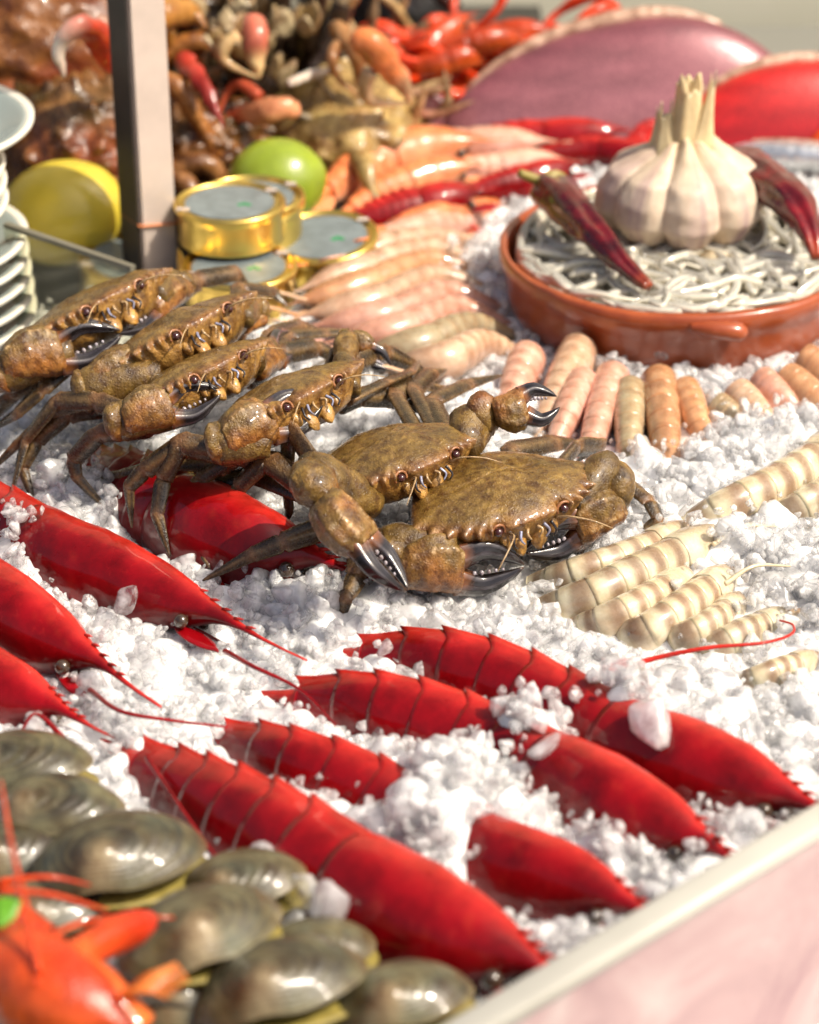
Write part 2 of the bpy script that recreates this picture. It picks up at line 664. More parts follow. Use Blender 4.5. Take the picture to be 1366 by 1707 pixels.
    # telson and tail fan
    if fan:
        p0, t0, u0, s0 = P[0], T[0], U[0], S[0]
        q = p0 + u0 * R * 0.1
        tl = np.array([q + t0 * R * 0.35, q - t0 * R * 0.5, q - t0 * R * 1.2 + u0 * R * 0.04, q - t0 * R * 1.6 + u0 * R * 0.02])
        V, F = tube(catmull(tl, 12), R * np.linspace(0.34, 0.03, 12), 10, u0, 0.9)
        add('telson', V - base, F, mt, root, np.tile(sp['c_top'] * tone, (len(V), 1)))
        for sd in (-1, 1):
            for j, an in enumerate((0.16, 0.36)):
                d = -t0 + s0 * sd * an - u0 * (0.12 + 0.1 * j)
                V, F = leaf(q + t0 * R * 0.1 - u0 * R * 0.12, d, u0 + s0 * sd * 0.5, R * (1.6 - 0.1 * j), R * 0.36, R * 0.05)
                cc = np.tile(sp['c_side'] * tone, (len(V), 1))
                if sp['band'] is not None:
                    cc = cc * (0.75 + 0.25 * np.sin(np.linspace(0, 16, len(V))))[:, None]
                add('tail_fan_blade', V - base, F, mt, root, cc)
    if head:
        K = 44
        t = np.linspace(0, 1, K)
        Lc = (1 - A) * L
        fr = rost * R                                     # rostrum length past the carapace front
        # dorsal and ventral lines as parts of R, against t (0 back edge, ~0.62 orbit, 1 rostrum tip)
        top = np.interp(t, [0, 0.12, 0.3, 0.5, 0.64, 0.75, 0.88, 1], [1.0, 1.09, 1.13, 1.05, 0.86, 0.70, 0.62, 0.66])
        bot = np.interp(t, [0, 0.1, 0.3, 0.5, 0.6, 0.66, 0.72, 1], [-0.92, -0.98, -0.88, -0.55, -0.15, 0.28, 0.50, 0.655])
        wid = np.interp(t, [0, 0.1, 0.3, 0.5, 0.62, 0.68, 0.76, 1], [0.74, 0.8, 0.80, 0.62, 0.40, 0.22, 0.09, 0.012]) * sp['wr'] / 0.72 * wide
        ker = np.ones(5) / 5
        for arr in (top, bot, wid):
            arr[2:-2] = np.convolve(arr, ker, 'valid')
        sA, sB = A - 0.012, 1.0
        rings = []
        for i in range(K):
            d = t[i] * (Lc + fr) + (sA - A) * L
            s = A + d / L
            if s <= 1:
                x = s * (len(P) - 1)
                p, tt, sd, u = (lerp_rows(Q, np.array([x]))[0] for Q in (P, T, S, U))
            else:
                e = (s - 1) * L
                p = P[-1] + T[-1] * e + U[-1] * (rtilt * e + 0.0)
                tt, sd, u = T[-1], S[-1], U[-1]
            cy_ = (top[i] + bot[i]) / 2 * R
            h = (top[i] - bot[i]) / 2 * R
            kl = keel * R * (0.07 if t[i] < 0.62 else 0.03)
            r = p + sd * (cs * wid[i] * R)[:, None] + u * (cy_ + np.sin(ph) * h + kl)[:, None]
            rings.append(r)
        b0 = rings[0]
        rings = [b0.mean(0) + (b0 - b0.mean(0)) * 0.9 + T[int(A * 199)] * 0.1 * R] + rings
        rings = np.array(rings)
        V, F = loft(rings)
        V[:-2] += (norm(V[:-2] - np.repeat(rings.mean(1), N, 0))) * (fbm(V[:-2], 90, 3, seed) * 0.022 * R)[:, None]
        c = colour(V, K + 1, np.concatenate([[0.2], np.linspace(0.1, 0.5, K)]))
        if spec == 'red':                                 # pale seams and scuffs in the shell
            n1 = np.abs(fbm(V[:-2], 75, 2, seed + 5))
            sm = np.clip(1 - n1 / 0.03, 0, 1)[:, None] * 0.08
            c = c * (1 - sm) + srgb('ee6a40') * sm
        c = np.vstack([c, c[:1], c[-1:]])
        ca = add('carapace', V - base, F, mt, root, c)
        eb = A + (0.60 * (Lc + fr)) / L
        eb = min(eb, 1.0)
        x = np.array([eb * 199])
        p, tt, sd, u = (lerp_rows(Q, x)[0] for Q in (P, T, S, U))
        if spec in ('red', 'cooked', 'orange'):
            for k in range(5):                            # teeth on the rostrum base
                e = A + (0.60 + 0.045 * k) * (Lc + fr) / L
                pp = P[-1] + T[-1] * (e - 1) * L if e > 1 else lerp_rows(P, np.array([e * 199]))[0]
                tz = np.interp(0.60 + 0.045 * k, t, top) * R
                q = pp + U[-1] * (tz - 0.02 * R)
                V, F = tube(np.array([q, q + T[-1] * 0.10 * R + U[-1] * 0.05 * R, q + T[-1] * 0.24 * R + U[-1] * 0.09 * R]), np.array([0.06, 0.04, 0.006]) * R, 6, U[-1])
                add('rostrum_tooth', V - base, F, mt, ca, np.tile(sp['c_top'], (len(V), 1)))
                ca.children[-1] if False else None
        if eye:
            for s_ in (-1, 1):
                q = p + sd * s_ * 0.42 * R * sp['wr'] / 0.72 + u * 0.18 * R + tt * 0.12 * R
                V, F = ellipsoid(q, np.array([0.17, 0.17, 0.17]) * R, None, 14, 10)
                add('eye', V - base, F, M['blackeye'], root)
        if legs:
            for s_ in (-1, 1):
                for k in range(5):
                    e = A + (0.30 + 0.075 * k) * (Lc + fr) / L
                    q = lerp_rows(P, np.array([min(e, 1) * 199]))[0]
                    q = q - U[-1] * R * 0.62 + sd * s_ * 0.35 * R
                    w = rg.uniform(-0.25, 0.25, 3) * R
                    path = np.array([q, q - u * 0.5 * R + tt * 0.5 * R + sd * s_ * 0.35 * R + w, q - u * 0.75 * R + tt * 1.3 * R + sd * s_ * 0.45 * R + w * 1.6, q - u * 0.5 * R + tt * 1.9 * R + sd * s_ * 0.2 * R + w])
                    V, F = tube(catmull(path, 16), R * np.linspace(0.12, 0.035, 16), 8)
                    add('leg', V - base, F, mt, root, np.tile(sp['c_top'] * 0.9, (len(V), 1)))
            # antennal scales: the flat blades beside the rostrum
            for s_ in (-1, 1):
                V, F = leaf(p + sd * s_ * 0.28 * R - u * 0.02 * R, tt + sd * s_ * 0.05, u + sd * s_ * 0.5, R * 1.35, R * 0.24, R * 0.04)
                add('antennal_scale', V - base, F, mt, root, np.tile(sp['c_side'], (len(V), 1)))
    for k, an in enumerate(antenna):
        path = np.array([at(*c) for c in an])
        V, F = tube(catmull(path, 40), np.linspace(0.0011, 0.0004, 40), 6)
        add('antenna', V - base, F, M['red'] if spec in ('red', 'cooked') else mt, root, np.tile(sp['c_top'] if spec != 'red' else sp['c_side'], (len(V), 1)), block=False)
    return root


# ------------------------------------------------------------------ swimming crab
C_DORS = srgb('886b33')
C_DARK = srgb('4a3420')
C_GOLD = srgb('c0924a')
C_RUST = srgb('9a5428')
C_PALE = srgb('d8b888')
C_INK = srgb('211d20')
C_LEG = srgb('58462a')


def crab_outline(n=110):
    half = np.array([(0, .665), (.05, .655), (.10, .675), (.16, .65), (.21, .672), (.27, .63), (.30, .565), (.36, .545), (.41, .60), (.44, .655),
                     (.47, .56), (.565, .625), (.575, .52), (.685, .56), (.68, .44), (.81, .465), (.79, .345), (.93, .335), (.885, .22), (1.06, .17),
                     (.95, .04), (.86, -.12), (.74, -.32), (.60, -.52), (.46, -.68), (.30, -.74), (.15, -.73), (0, -.735)])
    h = resample(half, n)
    other = h[::-1][1:-1] * np.array([-1, 1])
    return np.vstack([h, other])                        # clockwise seen from above


def crab_body(seed):
    O = crab_outline()
    n = len(O)
    rings, cols = [], []
    zt = np.concatenate([np.zeros((n, 0))], 1)
    rr = [0.0, 0.1, 0.2, 0.3, 0.4, 0.5, 0.6, 0.7, 0.78, 0.85, 0.9, 0.94, 0.97, 0.99, 1.0]
    smooth_O = O.copy()
    for _ in range(22):
        smooth_O = (np.roll(smooth_O, 1, 0) + smooth_O * 2 + np.roll(smooth_O, -1, 0)) / 4
    for r in rr[1:]:
        w = np.clip((r - 0.92) / 0.08, 0, 1)
        xy = (smooth_O * (1 - w) + O * w) * r
        z = 0.21 * (1 - r ** 2.4) ** 0.75 + 0.025 * np.cos(xy[:, 0] * 5) * (1 - r)
        z = z + 0.03 * fbm(np.c_[xy, np.full(n, seed * 3.1)], 3.2, 2, seed) * (1 - r ** 4)
        # grooves between the shell's regions
        g = np.exp(-((np.abs(xy[:, 0]) - 0.24 - 0.12 * xy[:, 1]) / 0.035) ** 2) * np.exp(-((xy[:, 1] + 0.05) / 0.32) ** 2)
        g2 = np.exp(-((xy[:, 1] - 0.02 + 0.25 * xy[:, 0] ** 2) / 0.03) ** 2) * (np.abs(xy[:, 0]) < 0.5)
        z = z - 0.022 * g - 0.014 * g2
        tooth = np.clip(np.linalg.norm(O, axis=1) - np.linalg.norm(smooth_O, axis=1), 0, 1)
        rings.append(np.c_[xy, z + w * tooth * 0.25])
        k = np.clip(1 - r, 0, 1)
        c = C_DORS * (0.95 + 0.35 * fbm(np.c_[xy, z], 4, 4, seed))[:, None]
        c = c * (1 - 0.3 * g[:, None])
        m = np.clip((r - 0.86) / 0.14, 0, 1)
        c = c * (1 - 0.45 * m) + C_RUST * 0.45 * m
        m2 = (w * np.clip(tooth * 18, 0, 1))[:, None]
        c = c * (1 - 0.4 * m2) + C_PALE * 0.4 * m2
        cols.append(c)
    for r, z in ((0.985, -0.03), (0.95, -0.075), (0.90, -0.14), (0.85, -0.20), (0.78, -0.27), (0.66, -0.33), (0.5, -0.37), (0.3, -0.38), (0.12, -0.38)):
        w = np.clip((r - 0.93) / 0.07, 0, 1)
        xy = (smooth_O * (1 - w) + O * w) * r
        front = np.clip(xy[:, 1] / 0.5, 0, 1)
        zz = np.full(n, z) + 0.02 * fbm(np.c_[xy, np.full(n, z)], 7, 2, seed + 3)
        rings.append(np.c_[xy, zz])
        c = (C_GOLD * 0.8 * front[:, None] + C_DORS * 0.75 * (1 - front[:, None])) * (0.9 + 0.4 * fbm(np.c_[xy, zz], 9, 3, seed + 2))[:, None]
        cols.append(c)
    V, F = loft(np.array(rings), flip=False)
    c = np.vstack(cols + [cols[0].mean(0)[None], cols[-1].mean(0)[None]])
    # granules
    V[:-2] += np.c_[np.zeros((len(V) - 2, 2)), 0.006 * fbm(V[:-2], 26, 2, seed + 7)]
    return V, F, c


def claw_parts(sh, el, wr, tip, up, open_=0.1, fat=1.0, seed=0):
    """Arm, palm and the two fingers of a crab's claw through the given joints (local units)."""
    sh, el, wr, tip, up = (np.asarray(v, float) for v in (sh, el, wr, tip, up))
    out = {}
    # upper arm (merus)
    path = catmull(np.array([sh, (sh + el) / 2 + up * 0.02, el]), 14)
    r = fat * np.interp(np.linspace(0, 1, 14), [0, 0.25, 0.8, 1], [0.10, 0.14, 0.17, 0.13])
    V, F = tube(path, r, 16, up, 0.8)
    V = V + norm(V - path.mean(0)) * (0.018 * fbm(V, 9, 3, seed))[:, None]
    c = (C_DORS * 0.75 * (1 + 0.5 * fbm(V, 8, 3, seed))[:, None])
    out['upper_arm'] = (V, F, c)
    # wrist block (carpus): a lumpy knuckle with a spine
    ax = norm(wr - el)
    cen = (el + wr) / 2
    half = np.linalg.norm(wr - el) / 2
    sd = norm(np.cross(ax, up))
    uu = np.cross(sd, ax)
    Rm = np.stack([ax, sd, uu], 1)
    V, F = ellipsoid(cen, (half * 1.12 + 0.02, 0.135 * fat, 0.16 * fat), Rm, 24, 18, lambda D: 0.10 * fbm(D, 2.8, 3, seed + 1) + 0.5 * np.clip(D @ norm([0.5, 0.9, 0.5]) - 0.93, 0, 1) * 14 * 0.16 + 0.3 * np.clip(D @ norm([0.8, -0.3, 0.8]) - 0.95, 0, 1) * 14 * 0.16)
    c = C_DORS * 0.85 * (1 + 0.6 * fbm(V, 7, 3, seed))[:, None]
    lo = np.clip(-(V - cen) @ uu / 0.2, 0, 1)[:, None]
    c = c * (1 - 0.6 * lo) + C_RUST * 0.9 * 0.6 * lo
    out['wrist'] = (V, F, c)
    # palm (propodus)
    ax = tip - wr
    L = np.linalg.norm(ax)
    ax = ax / L
    uu = norm(up - ax * np.dot(up, ax))
    sd = np.cross(ax, uu)
    n = 34
    t = np.linspace(0, 1, n)
    P = wr + ax * (t * 0.49 * L)[:, None] + uu * (0.05 * np.sin(t * PI) * L)[:, None]
    hgt = fat * np.interp(t, [0, 0.12, 0.45, 0.8, 1], [0.085, 0.12, 0.155, 0.165, 0.14]) * (L / 0.9) ** 0.5
    thk = fat * np.interp(t, [0, 0.12, 0.45, 0.85, 1], [0.08, 0.105, 0.12, 0.11, 0.085]) * (L / 0.9) ** 0.5
    a = np.linspace(0, 2 * PI, 48, endpoint=False)
    kk = 1 + 0.10 * np.exp(-((a - PI / 2) / 0.16) ** 2) + 0.11 * np.exp(-((a - 2.3) / 0.14) ** 2) + 0.11 * np.exp(-((a - 0.85) / 0.14) ** 2) + 0.08 * np.exp(-((a - 3.3) / 0.14) ** 2)
    rings = P[:, None] + sd * (np.cos(a) * kk)[None, :, None] * thk[:, None, None] + uu * (np.sin(a) * kk)[None, :, None] * hgt[:, None, None]
    V, F = loft(rings, flip=True)
    V[:-2] += norm(V[:-2] - np.repeat(P, 48, 0)) * (0.012 * fbm(V[:-2], 13, 3, seed + 2))[:, None]
    sa = np.tile(np.sin(a), n)
    q = np.clip(-sa * 0.5 + 0.4 + 0.5 * fbm(V[:-2], 5, 2, seed + 8), 0, 1)[:, None]
    c = C_DORS * 0.8 * (1 - q) + (C_RUST * 0.65 + C_GOLD * 0.45) * q
    ridge = np.tile(np.exp(-((a - 2.3) / 0.12) ** 2) + np.exp(-((a - 0.85) / 0.14) ** 2) + np.exp(-((a - 3.3) / 0.14) ** 2), n)[:, None] * 0.75
    spots = (vnoise(V[:-2] * 40, seed) > 0.2)[:, None] * ridge
    c = c * (1 - spots) + C_PALE * spots
    c = np.vstack([c, c[:1], c[-1:]])
    out['palm'] = (V, F, c)
    e = P[-1]
    H = hgt[-1]
    # fixed finger and movable finger, dark blue-black and fluted
    for nm, sg, op in (('fixed_finger', -1, 0.0), ('movable_finger', 1, open_)):
        b0 = e - ax * 0.03 * L + uu * sg * H * 0.55
        m1 = e + ax * 0.18 * L + uu * (sg * H * 0.75 + op * 0.16 * L * 1.4)
        m2 = e + ax * 0.37 * L + uu * (sg * H * 0.42 + op * 0.33 * L)
        tp = e + ax * 0.50 * L + uu * (sg * 0.01 + op * 0.40 * L)
        path = catmull(np.array([b0, m1, m2, tp]), 18)
        r = np.interp(np.linspace(0, 1, 18), [0, 0.2, 0.6, 0.9, 1], [0.75, 0.62, 0.42, 0.16, 0.03]) * H * 0.78
        V, F = tube(path, r, 20, uu, 0.8, 6, 0.09)
        tt = np.concatenate([np.repeat(np.linspace(0, 1, 18), 20), [0, 1]])[:, None]
        c = C_INK * np.ones((len(V), 3))
        base_c = C_RUST * 0.7 + C_GOLD * 0.2
        w = np.clip(1 - tt / 0.22, 0, 1)
        c = c * (1 - w) + base_c * w
        aa = np.concatenate([np.tile(np.cos(6 * np.linspace(0, 2 * PI, 20, endpoint=False)), 18), [0, 0]])[:, None]
        st = np.clip(aa - 0.3, 0, 1) * np.clip(1.4 - tt * 1.2, 0, 1) * 0.4
        c = c * (1 - st) + srgb('8c8894') * st
        te = np.clip((tt - 0.93) / 0.07, 0, 1)
        c = c * (1 - te * 0.5) + srgb('7a5a3c') * te * 0.5
        out[nm] = (V, F, c)
    te = []
    b = e - uu * H * 0.1
    for k in range(6):
        q = e + ax * (0.06 + 0.055 * k) * L - uu * (H * (0.32 - 0.045 * k))
        te.append(ellipsoid(q, np.array([0.022, 0.022, 0.026]) * (1.25 - 0.12 * k), None, 8, 6))
    out['teeth'] = te
    return out


def crab(label, loc, heading, pitch, roll, size, claws, legs, seed, group='velvet crabs in the row on the ice', generic=(), eyes=True):
    root = thing('velvet_crab', label, 'crab', (0, 0, 0), None, group)
    Mx = Matrix.Translation(Vector(loc)) @ Matrix.Rotation(math.radians(heading - 90), 4, 'Z') @ Matrix.Rotation(math.radians(pitch), 4, 'X') @ Matrix.Rotation(math.radians(roll), 4, 'Y')
    root.matrix_world = Mx
    Mi = np.array(Mx.inverted())
    k = size

    def loc_of(p):
        if len(p) == 4:                                  # already local units
            return np.array(p[:3])
        w = at(*p)
        return (Mi @ np.array([*w, 1]))[:3] / k

    V, F, c = crab_body(seed)
    body = add('body', V * k, F, M['crab'], root, c)
    for s in (-1, 1):
        V, F = ellipsoid((s * 0.355, 0.60, -0.035), (0.046, 0.044, 0.044), None, 14, 10)
        add('eye', V * k, F, M['eye'], root)
        # orbit lid, antenna, mouth plates and bristly palps
        ang = np.linspace(-0.4, PI + 0.4, 14)
        P = np.c_[s * 0.355 + 0.072 * np.cos(ang), np.full(14, 0.595), -0.035 + 0.07 * np.sin(ang)]
        V, F = tube(P * k, 0.014 * k, 8)
        add('eye_rim', V, F, M['crableg'], body, np.tile(C_RUST * 0.8 + C_PALE * 0.2, (len(V), 1)), block=False)
        P = catmull(np.array([(s * 0.25, 0.62, -0.08), (s * 0.30, 0.78, -0.02), (s * 0.46, 0.92, -0.06), (s * 0.62, 1.0, -0.16)]), 16)
        V, F = tube(P * k, np.linspace(0.014, 0.004, 16) * k, 6)
        add('antenna', V, F, M['crableg'], root, np.tile(C_PALE * 0.8, (len(V), 1)), block=False)
        Rm = np.array(Euler((0.30, 0, s * 0.22)).to_matrix())
        V, F = ellipsoid((s * 0.105, 0.525, -0.24), (0.085, 0.05, 0.14), Rm, 16, 12, lambda D: 0.10 * fbm(D, 2.2, 2, seed + s))
        add('mouth_plate', V * k, F, M['crableg'], root, C_GOLD * (1 + 0.4 * fbm(V, 14, 2, seed)[:, None]))
        V, F = ellipsoid((s * 0.26, 0.525, -0.18), (0.055, 0.05, 0.09), Rm, 12, 10, lambda D: 0.14 * fbm(D, 2.6, 2, seed + s))
        add('mouth_plate', V * k, F, M['crableg'], root, C_GOLD * 0.9 * (1 + 0.4 * fbm(V, 14, 2, seed)[:, None]))
        for q in range(3):
            x0 = s * (0.05 + 0.075 * q)
            P = catmull(np.array([(x0, 0.61, -0.10), (x0 + s * 0.03, 0.655, -0.13 - 0.03 * q), (x0 - s * 0.01, 0.65, -0.20 - 0.02 * q)]), 10)
            V, F = tube(P * k, np.linspace(0.017, 0.008, 10) * k, 8)
            add('palp', V, F, M['finger'], root, np.tile((C_PALE * 0.8, srgb('9aa0bd'), C_INK * 1.5)[q], (len(V), 1)), block=False)
    for ci, cl in enumerate(claws):
        d = claw_parts(*[loc_of(p) for p in cl['j']], cl.get('up', (0, 0, 1)), cl.get('open', 0.1), cl.get('fat', 1.0), seed * 5 + ci)
        arm = add('claw_arm', d['upper_arm'][0] * k, d['upper_arm'][1], M['crab'], root, d['upper_arm'][2])
        add('wrist', d['wrist'][0] * k, d['wrist'][1], M['crab'], arm, d['wrist'][2])
        pl = add('claw', d['palm'][0] * k, d['palm'][1], M['crab'], root, d['palm'][2])
        add('fixed_finger', d['fixed_finger'][0] * k, d['fixed_finger'][1], M['finger'], pl, d['fixed_finger'][2])
        add('movable_finger', d['movable_finger'][0] * k, d['movable_finger'][1], M['finger'], pl, d['movable_finger'][2])
        for v, f in d['teeth']:
            add('claw_tooth', v * k, f, M['finger'], pl, np.tile(srgb('b9b4bd'), (len(v), 1)), block=False)
    for li, lg in enumerate(legs):
        J = np.array([loc_of(p) for p in lg['j']])
        w = lg.get('w', 1.0)
        n = len(J) - 1
        pts, rad = [], []
        prof = lg.get('r') or [0.092, 0.086, 0.07, 0.044][:n] if n <= 4 else [0.1] * n
        for i in range(n):
            a, b = J[i], J[i + 1]
            last = i == n - 1
            ts = [0.0, 0.06, 0.16, 0.35, 0.6, 0.82, 0.93] + ([0.98, 1.0] if last else [])
            for t in ts:
                pts.append(a + (b - a) * t)
                kk = np.interp(t, [0, 0.06, 0.16, 0.5, 0.82, 0.93, 1.0], [0.74, 0.92, 1.0, 1.0, 0.95, 1.02, 0.8])
                nxt = prof[i + 1] if not last else 0.01
                rr_ = prof[i] * (1 - t) + (prof[i] * 0.45 + nxt * 0.55) * t
                if last and not lg.get('stub'):
                    rr_ = prof[i] * (1 - t) ** 0.75 + 0.006
                    kk = 1
                rad.append(rr_ * kk * w)
        pts = np.array(pts)
        rad = np.array(rad)
        bend = np.cross(J[1] - J[0], J[-1] - J[1])
        if np.linalg.norm(bend) < 1e-4:
            bend = np.array([0.1, 0.2, 1.0])
        flat = lg.get('flat', 1.8)
        V, F = tube(pts, rad * 0.72, 16, norm(bend), flat, 4, 0.07)
        t_ = np.concatenate([np.repeat(np.linspace(0, 1, len(pts)), 16), [0, 1]])
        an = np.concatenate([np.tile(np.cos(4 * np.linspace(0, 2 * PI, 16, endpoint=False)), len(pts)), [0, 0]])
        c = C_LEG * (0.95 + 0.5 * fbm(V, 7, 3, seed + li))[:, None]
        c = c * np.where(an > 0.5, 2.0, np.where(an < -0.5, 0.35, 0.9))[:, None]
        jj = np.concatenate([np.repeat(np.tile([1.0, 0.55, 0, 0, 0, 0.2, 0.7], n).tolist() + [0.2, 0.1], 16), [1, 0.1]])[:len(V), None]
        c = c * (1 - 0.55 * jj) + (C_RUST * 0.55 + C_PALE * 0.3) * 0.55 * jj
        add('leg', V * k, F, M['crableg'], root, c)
    return root

# ------------------------------------------------------------------ the setting
def struct(name, V, F, mat, smooth=False):
    o = add(name, V, F, mat, None, None, smooth, block=False)
    o['kind'] = 'structure'
    return o


steel = NT('counter_steel')
steel.set(Metallic=0.9, Roughness=0.35, Base_Color=(0.55, 0.55, 0.53))
steel.bump(steel.noise(40, 3), 0.1, 0.001)
V, F = box((0.0, 0.13, -0.115), (2.4, 1.3, 0.15))
struct('counter_top', V, F, steel.m)

wallm = NT('wall_paint')
n_ = wallm.noise(9, 3)
wallm.color(wallm.ramp(n_, [(0.3, tuple(srgb('e4e0c6'))), (0.7, tuple(srgb('ece8d2')))]))
wallm.set(Roughness=0.6)
V, F = box((0.0, 0.86, 0.35), (3.2, 0.06, 1.2))
struct('back_wall', V, F, wallm.m)

# ------------------------------------------------------------------ red prawns
G_RL = 'red prawns with their heads showing'
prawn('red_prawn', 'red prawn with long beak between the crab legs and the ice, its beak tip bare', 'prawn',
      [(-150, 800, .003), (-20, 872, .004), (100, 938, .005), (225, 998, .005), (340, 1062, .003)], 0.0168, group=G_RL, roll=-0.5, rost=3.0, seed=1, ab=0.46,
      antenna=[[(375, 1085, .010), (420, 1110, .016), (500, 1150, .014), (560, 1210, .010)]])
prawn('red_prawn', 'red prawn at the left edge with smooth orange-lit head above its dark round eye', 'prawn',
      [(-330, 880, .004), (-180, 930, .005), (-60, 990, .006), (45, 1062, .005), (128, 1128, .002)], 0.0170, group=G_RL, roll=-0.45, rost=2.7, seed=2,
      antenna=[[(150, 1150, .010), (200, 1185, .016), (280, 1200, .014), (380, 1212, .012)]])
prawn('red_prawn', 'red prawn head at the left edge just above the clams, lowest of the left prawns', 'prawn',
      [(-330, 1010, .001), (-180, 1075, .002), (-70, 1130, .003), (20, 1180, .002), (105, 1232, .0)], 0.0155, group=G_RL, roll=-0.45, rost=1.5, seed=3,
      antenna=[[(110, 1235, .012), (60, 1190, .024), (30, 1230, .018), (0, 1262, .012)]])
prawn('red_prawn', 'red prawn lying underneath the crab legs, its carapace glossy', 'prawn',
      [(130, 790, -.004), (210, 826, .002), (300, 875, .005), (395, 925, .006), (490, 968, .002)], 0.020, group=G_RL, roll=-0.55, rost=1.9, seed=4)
G_RR = 'red prawns with serrated tails half buried in ice'
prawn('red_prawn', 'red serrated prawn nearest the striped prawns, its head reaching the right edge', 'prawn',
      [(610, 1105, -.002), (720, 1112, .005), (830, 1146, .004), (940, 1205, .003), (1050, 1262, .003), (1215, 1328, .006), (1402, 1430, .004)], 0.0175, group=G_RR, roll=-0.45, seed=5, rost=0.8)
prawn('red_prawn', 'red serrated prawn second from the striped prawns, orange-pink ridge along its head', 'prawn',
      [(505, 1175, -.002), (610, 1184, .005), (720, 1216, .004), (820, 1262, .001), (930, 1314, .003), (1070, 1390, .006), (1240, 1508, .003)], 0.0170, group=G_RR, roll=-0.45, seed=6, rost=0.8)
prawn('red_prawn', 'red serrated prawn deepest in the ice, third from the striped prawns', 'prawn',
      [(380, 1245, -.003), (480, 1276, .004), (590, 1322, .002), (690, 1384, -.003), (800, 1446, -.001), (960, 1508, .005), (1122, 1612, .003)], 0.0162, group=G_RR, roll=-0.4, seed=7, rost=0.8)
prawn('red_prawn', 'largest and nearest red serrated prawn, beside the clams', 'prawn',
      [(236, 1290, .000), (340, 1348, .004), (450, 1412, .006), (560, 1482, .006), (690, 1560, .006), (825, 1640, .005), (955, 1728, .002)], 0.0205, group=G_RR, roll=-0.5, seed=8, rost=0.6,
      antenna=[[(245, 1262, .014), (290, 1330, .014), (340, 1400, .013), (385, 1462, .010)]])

# ------------------------------------------------------------------ crabs
crab('foremost velvet crab with olive shell seen from above, claws folded under its face', at(828, 822, .034), -60, 3, 4, 0.042,
     [dict(j=[(.6, .4, -.3, 0), (636, 912, .024), (664, 950, .020), (876, 944, .016)], fat=1.5, open=0.02),
      dict(j=[(-.6, .4, -.25, 0), (1018, 775, .036), (1034, 842, .024), (876, 922, .015)], fat=1.4, open=0.02)],
     [dict(j=[(-.8, .2, -.2, 0), (1025, 790, .020), (1085, 838, .014), (1098, 868, .010), (1045, 905, .002)], w=1.0),
      dict(j=[(-.7, -.2, -.2, 0), (960, 745, .030), (1000, 745, .022), (960, 770, .012)], w=1.0),
      dict(j=[(.6, .0, -.3, 0), (605, 900, .020), (596, 960, .014), (575, 1000, .010), (568, 1040, .0)], w=1.1),
      dict(j=[(-.5, -.5, -.2, 0), (850, 752, .03), (925, 738, .02), (980, 738, .012)], w=1.0)], 21)

crab('velvet crab with one big claw reaching forward and one raised, behind the foremost crab', at(655, 758, .043), -52, 14, 3, 0.0385,
     [dict(j=[(.6, .4, -.25, 0), (512, 785, .058), (536, 830, .056), (682, 985, .026)], fat=1.65, open=0.10, up=(0.75, 0.1, .55)),
      dict(j=[(-.6, .4, -.1, 0), (790, 692, .050), (822, 688, .054), (930, 662, .058)], fat=1.5, open=0.35, up=(0, 0.5, -.8))],
     [dict(j=[(.8, .1, -.2, 0), (482, 712, .052), (478, 790, .032), (482, 850, .018), (478, 872, .012)], w=1.05),
      dict(j=[(.8, .0, -.3, 0), (445, 765, .040), (395, 815, .026), (328, 898, .014), (350, 948, .006)], w=1.1),
      dict(j=[(.7, -.1, -.3, 0), (540, 880, .022), (470, 905, .020), (420, 925, .016), (338, 968, .006)], w=1.1),
      dict(j=[(-.7, .1, -.1, 0), (720, 668, .040), (780, 640, .034), (838, 625, .030)], w=1.0),
      dict(j=[(-.7, -.1, -.1, 0), (690, 650, .040), (720, 622, .034), (745, 615, .026)], w=1.0),
      dict(j=[(-.6, -.3, -.1, 0), (660, 660, .042), (690, 640, .036), (740, 650, .026), (800, 640, .016)], w=1.1),
      dict(j=[(.7, .0, -.35, 0), (420, 790, .028), (330, 812, .020), (240, 830, .016)], w=1.0)], 22)

crab('velvet crab with golden shell edge, third from the front of the row', at(470, 668, .052), -50, 30, 6, 0.039,
     [dict(j=[(.6, .4, -.3, 0), (350, 740, .050), (372, 735, .052), (540, 672, .058)], fat=1.35, open=0.12),
      dict(j=[(-.6, .4, -.2, 0), (575, 600, .055), (580, 560, .055), (650, 615, .042)], fat=1.0, open=0.1)],
     [dict(j=[(.8, .1, -.3, 0), (300, 738, .044), (272, 800, .028), (262, 858, .018), (284, 928, .004)], w=1.05),
      dict(j=[(.8, .2, -.3, 0), (300, 745, .042), (240, 785, .030), (215, 812, .022), (220, 880, .006)], w=1.0),
      dict(j=[(.7, .0, -.4, 0), (430, 760, .030), (360, 775, .026), (300, 790, .018), (180, 812, .012)], w=.95),
      dict(j=[(-.6, .2, -.3, 0), (640, 640, .045), (680, 625, .038), (700, 600, .03)], w=1.0),
      dict(j=[(.8, -.1, -.4, 0), (385, 765, .036), (330, 800, .026), (296, 850, .016), (318, 905, .004)], w=.9),
      dict(j=[(.8, -.2, -.4, 0), (350, 775, .030), (270, 772, .026), (200, 790, .016), (120, 800, .008)], w=.85),
      dict(j=[(-.6, .0, -.3, 0), (600, 660, .045), (655, 665, .038), (720, 690, .03)], w=1.0),
      dict(j=[(-.6, -.2, -.2, 0), (590, 610, .05), (645, 588, .042), (690, 610, .03), (740, 650, .016)], w=1.1),
      dict(j=[(-.6, -.3, -.2, 0), (560, 590, .05), (600, 575, .04), (655, 600, .02)], w=1.0)], 23)

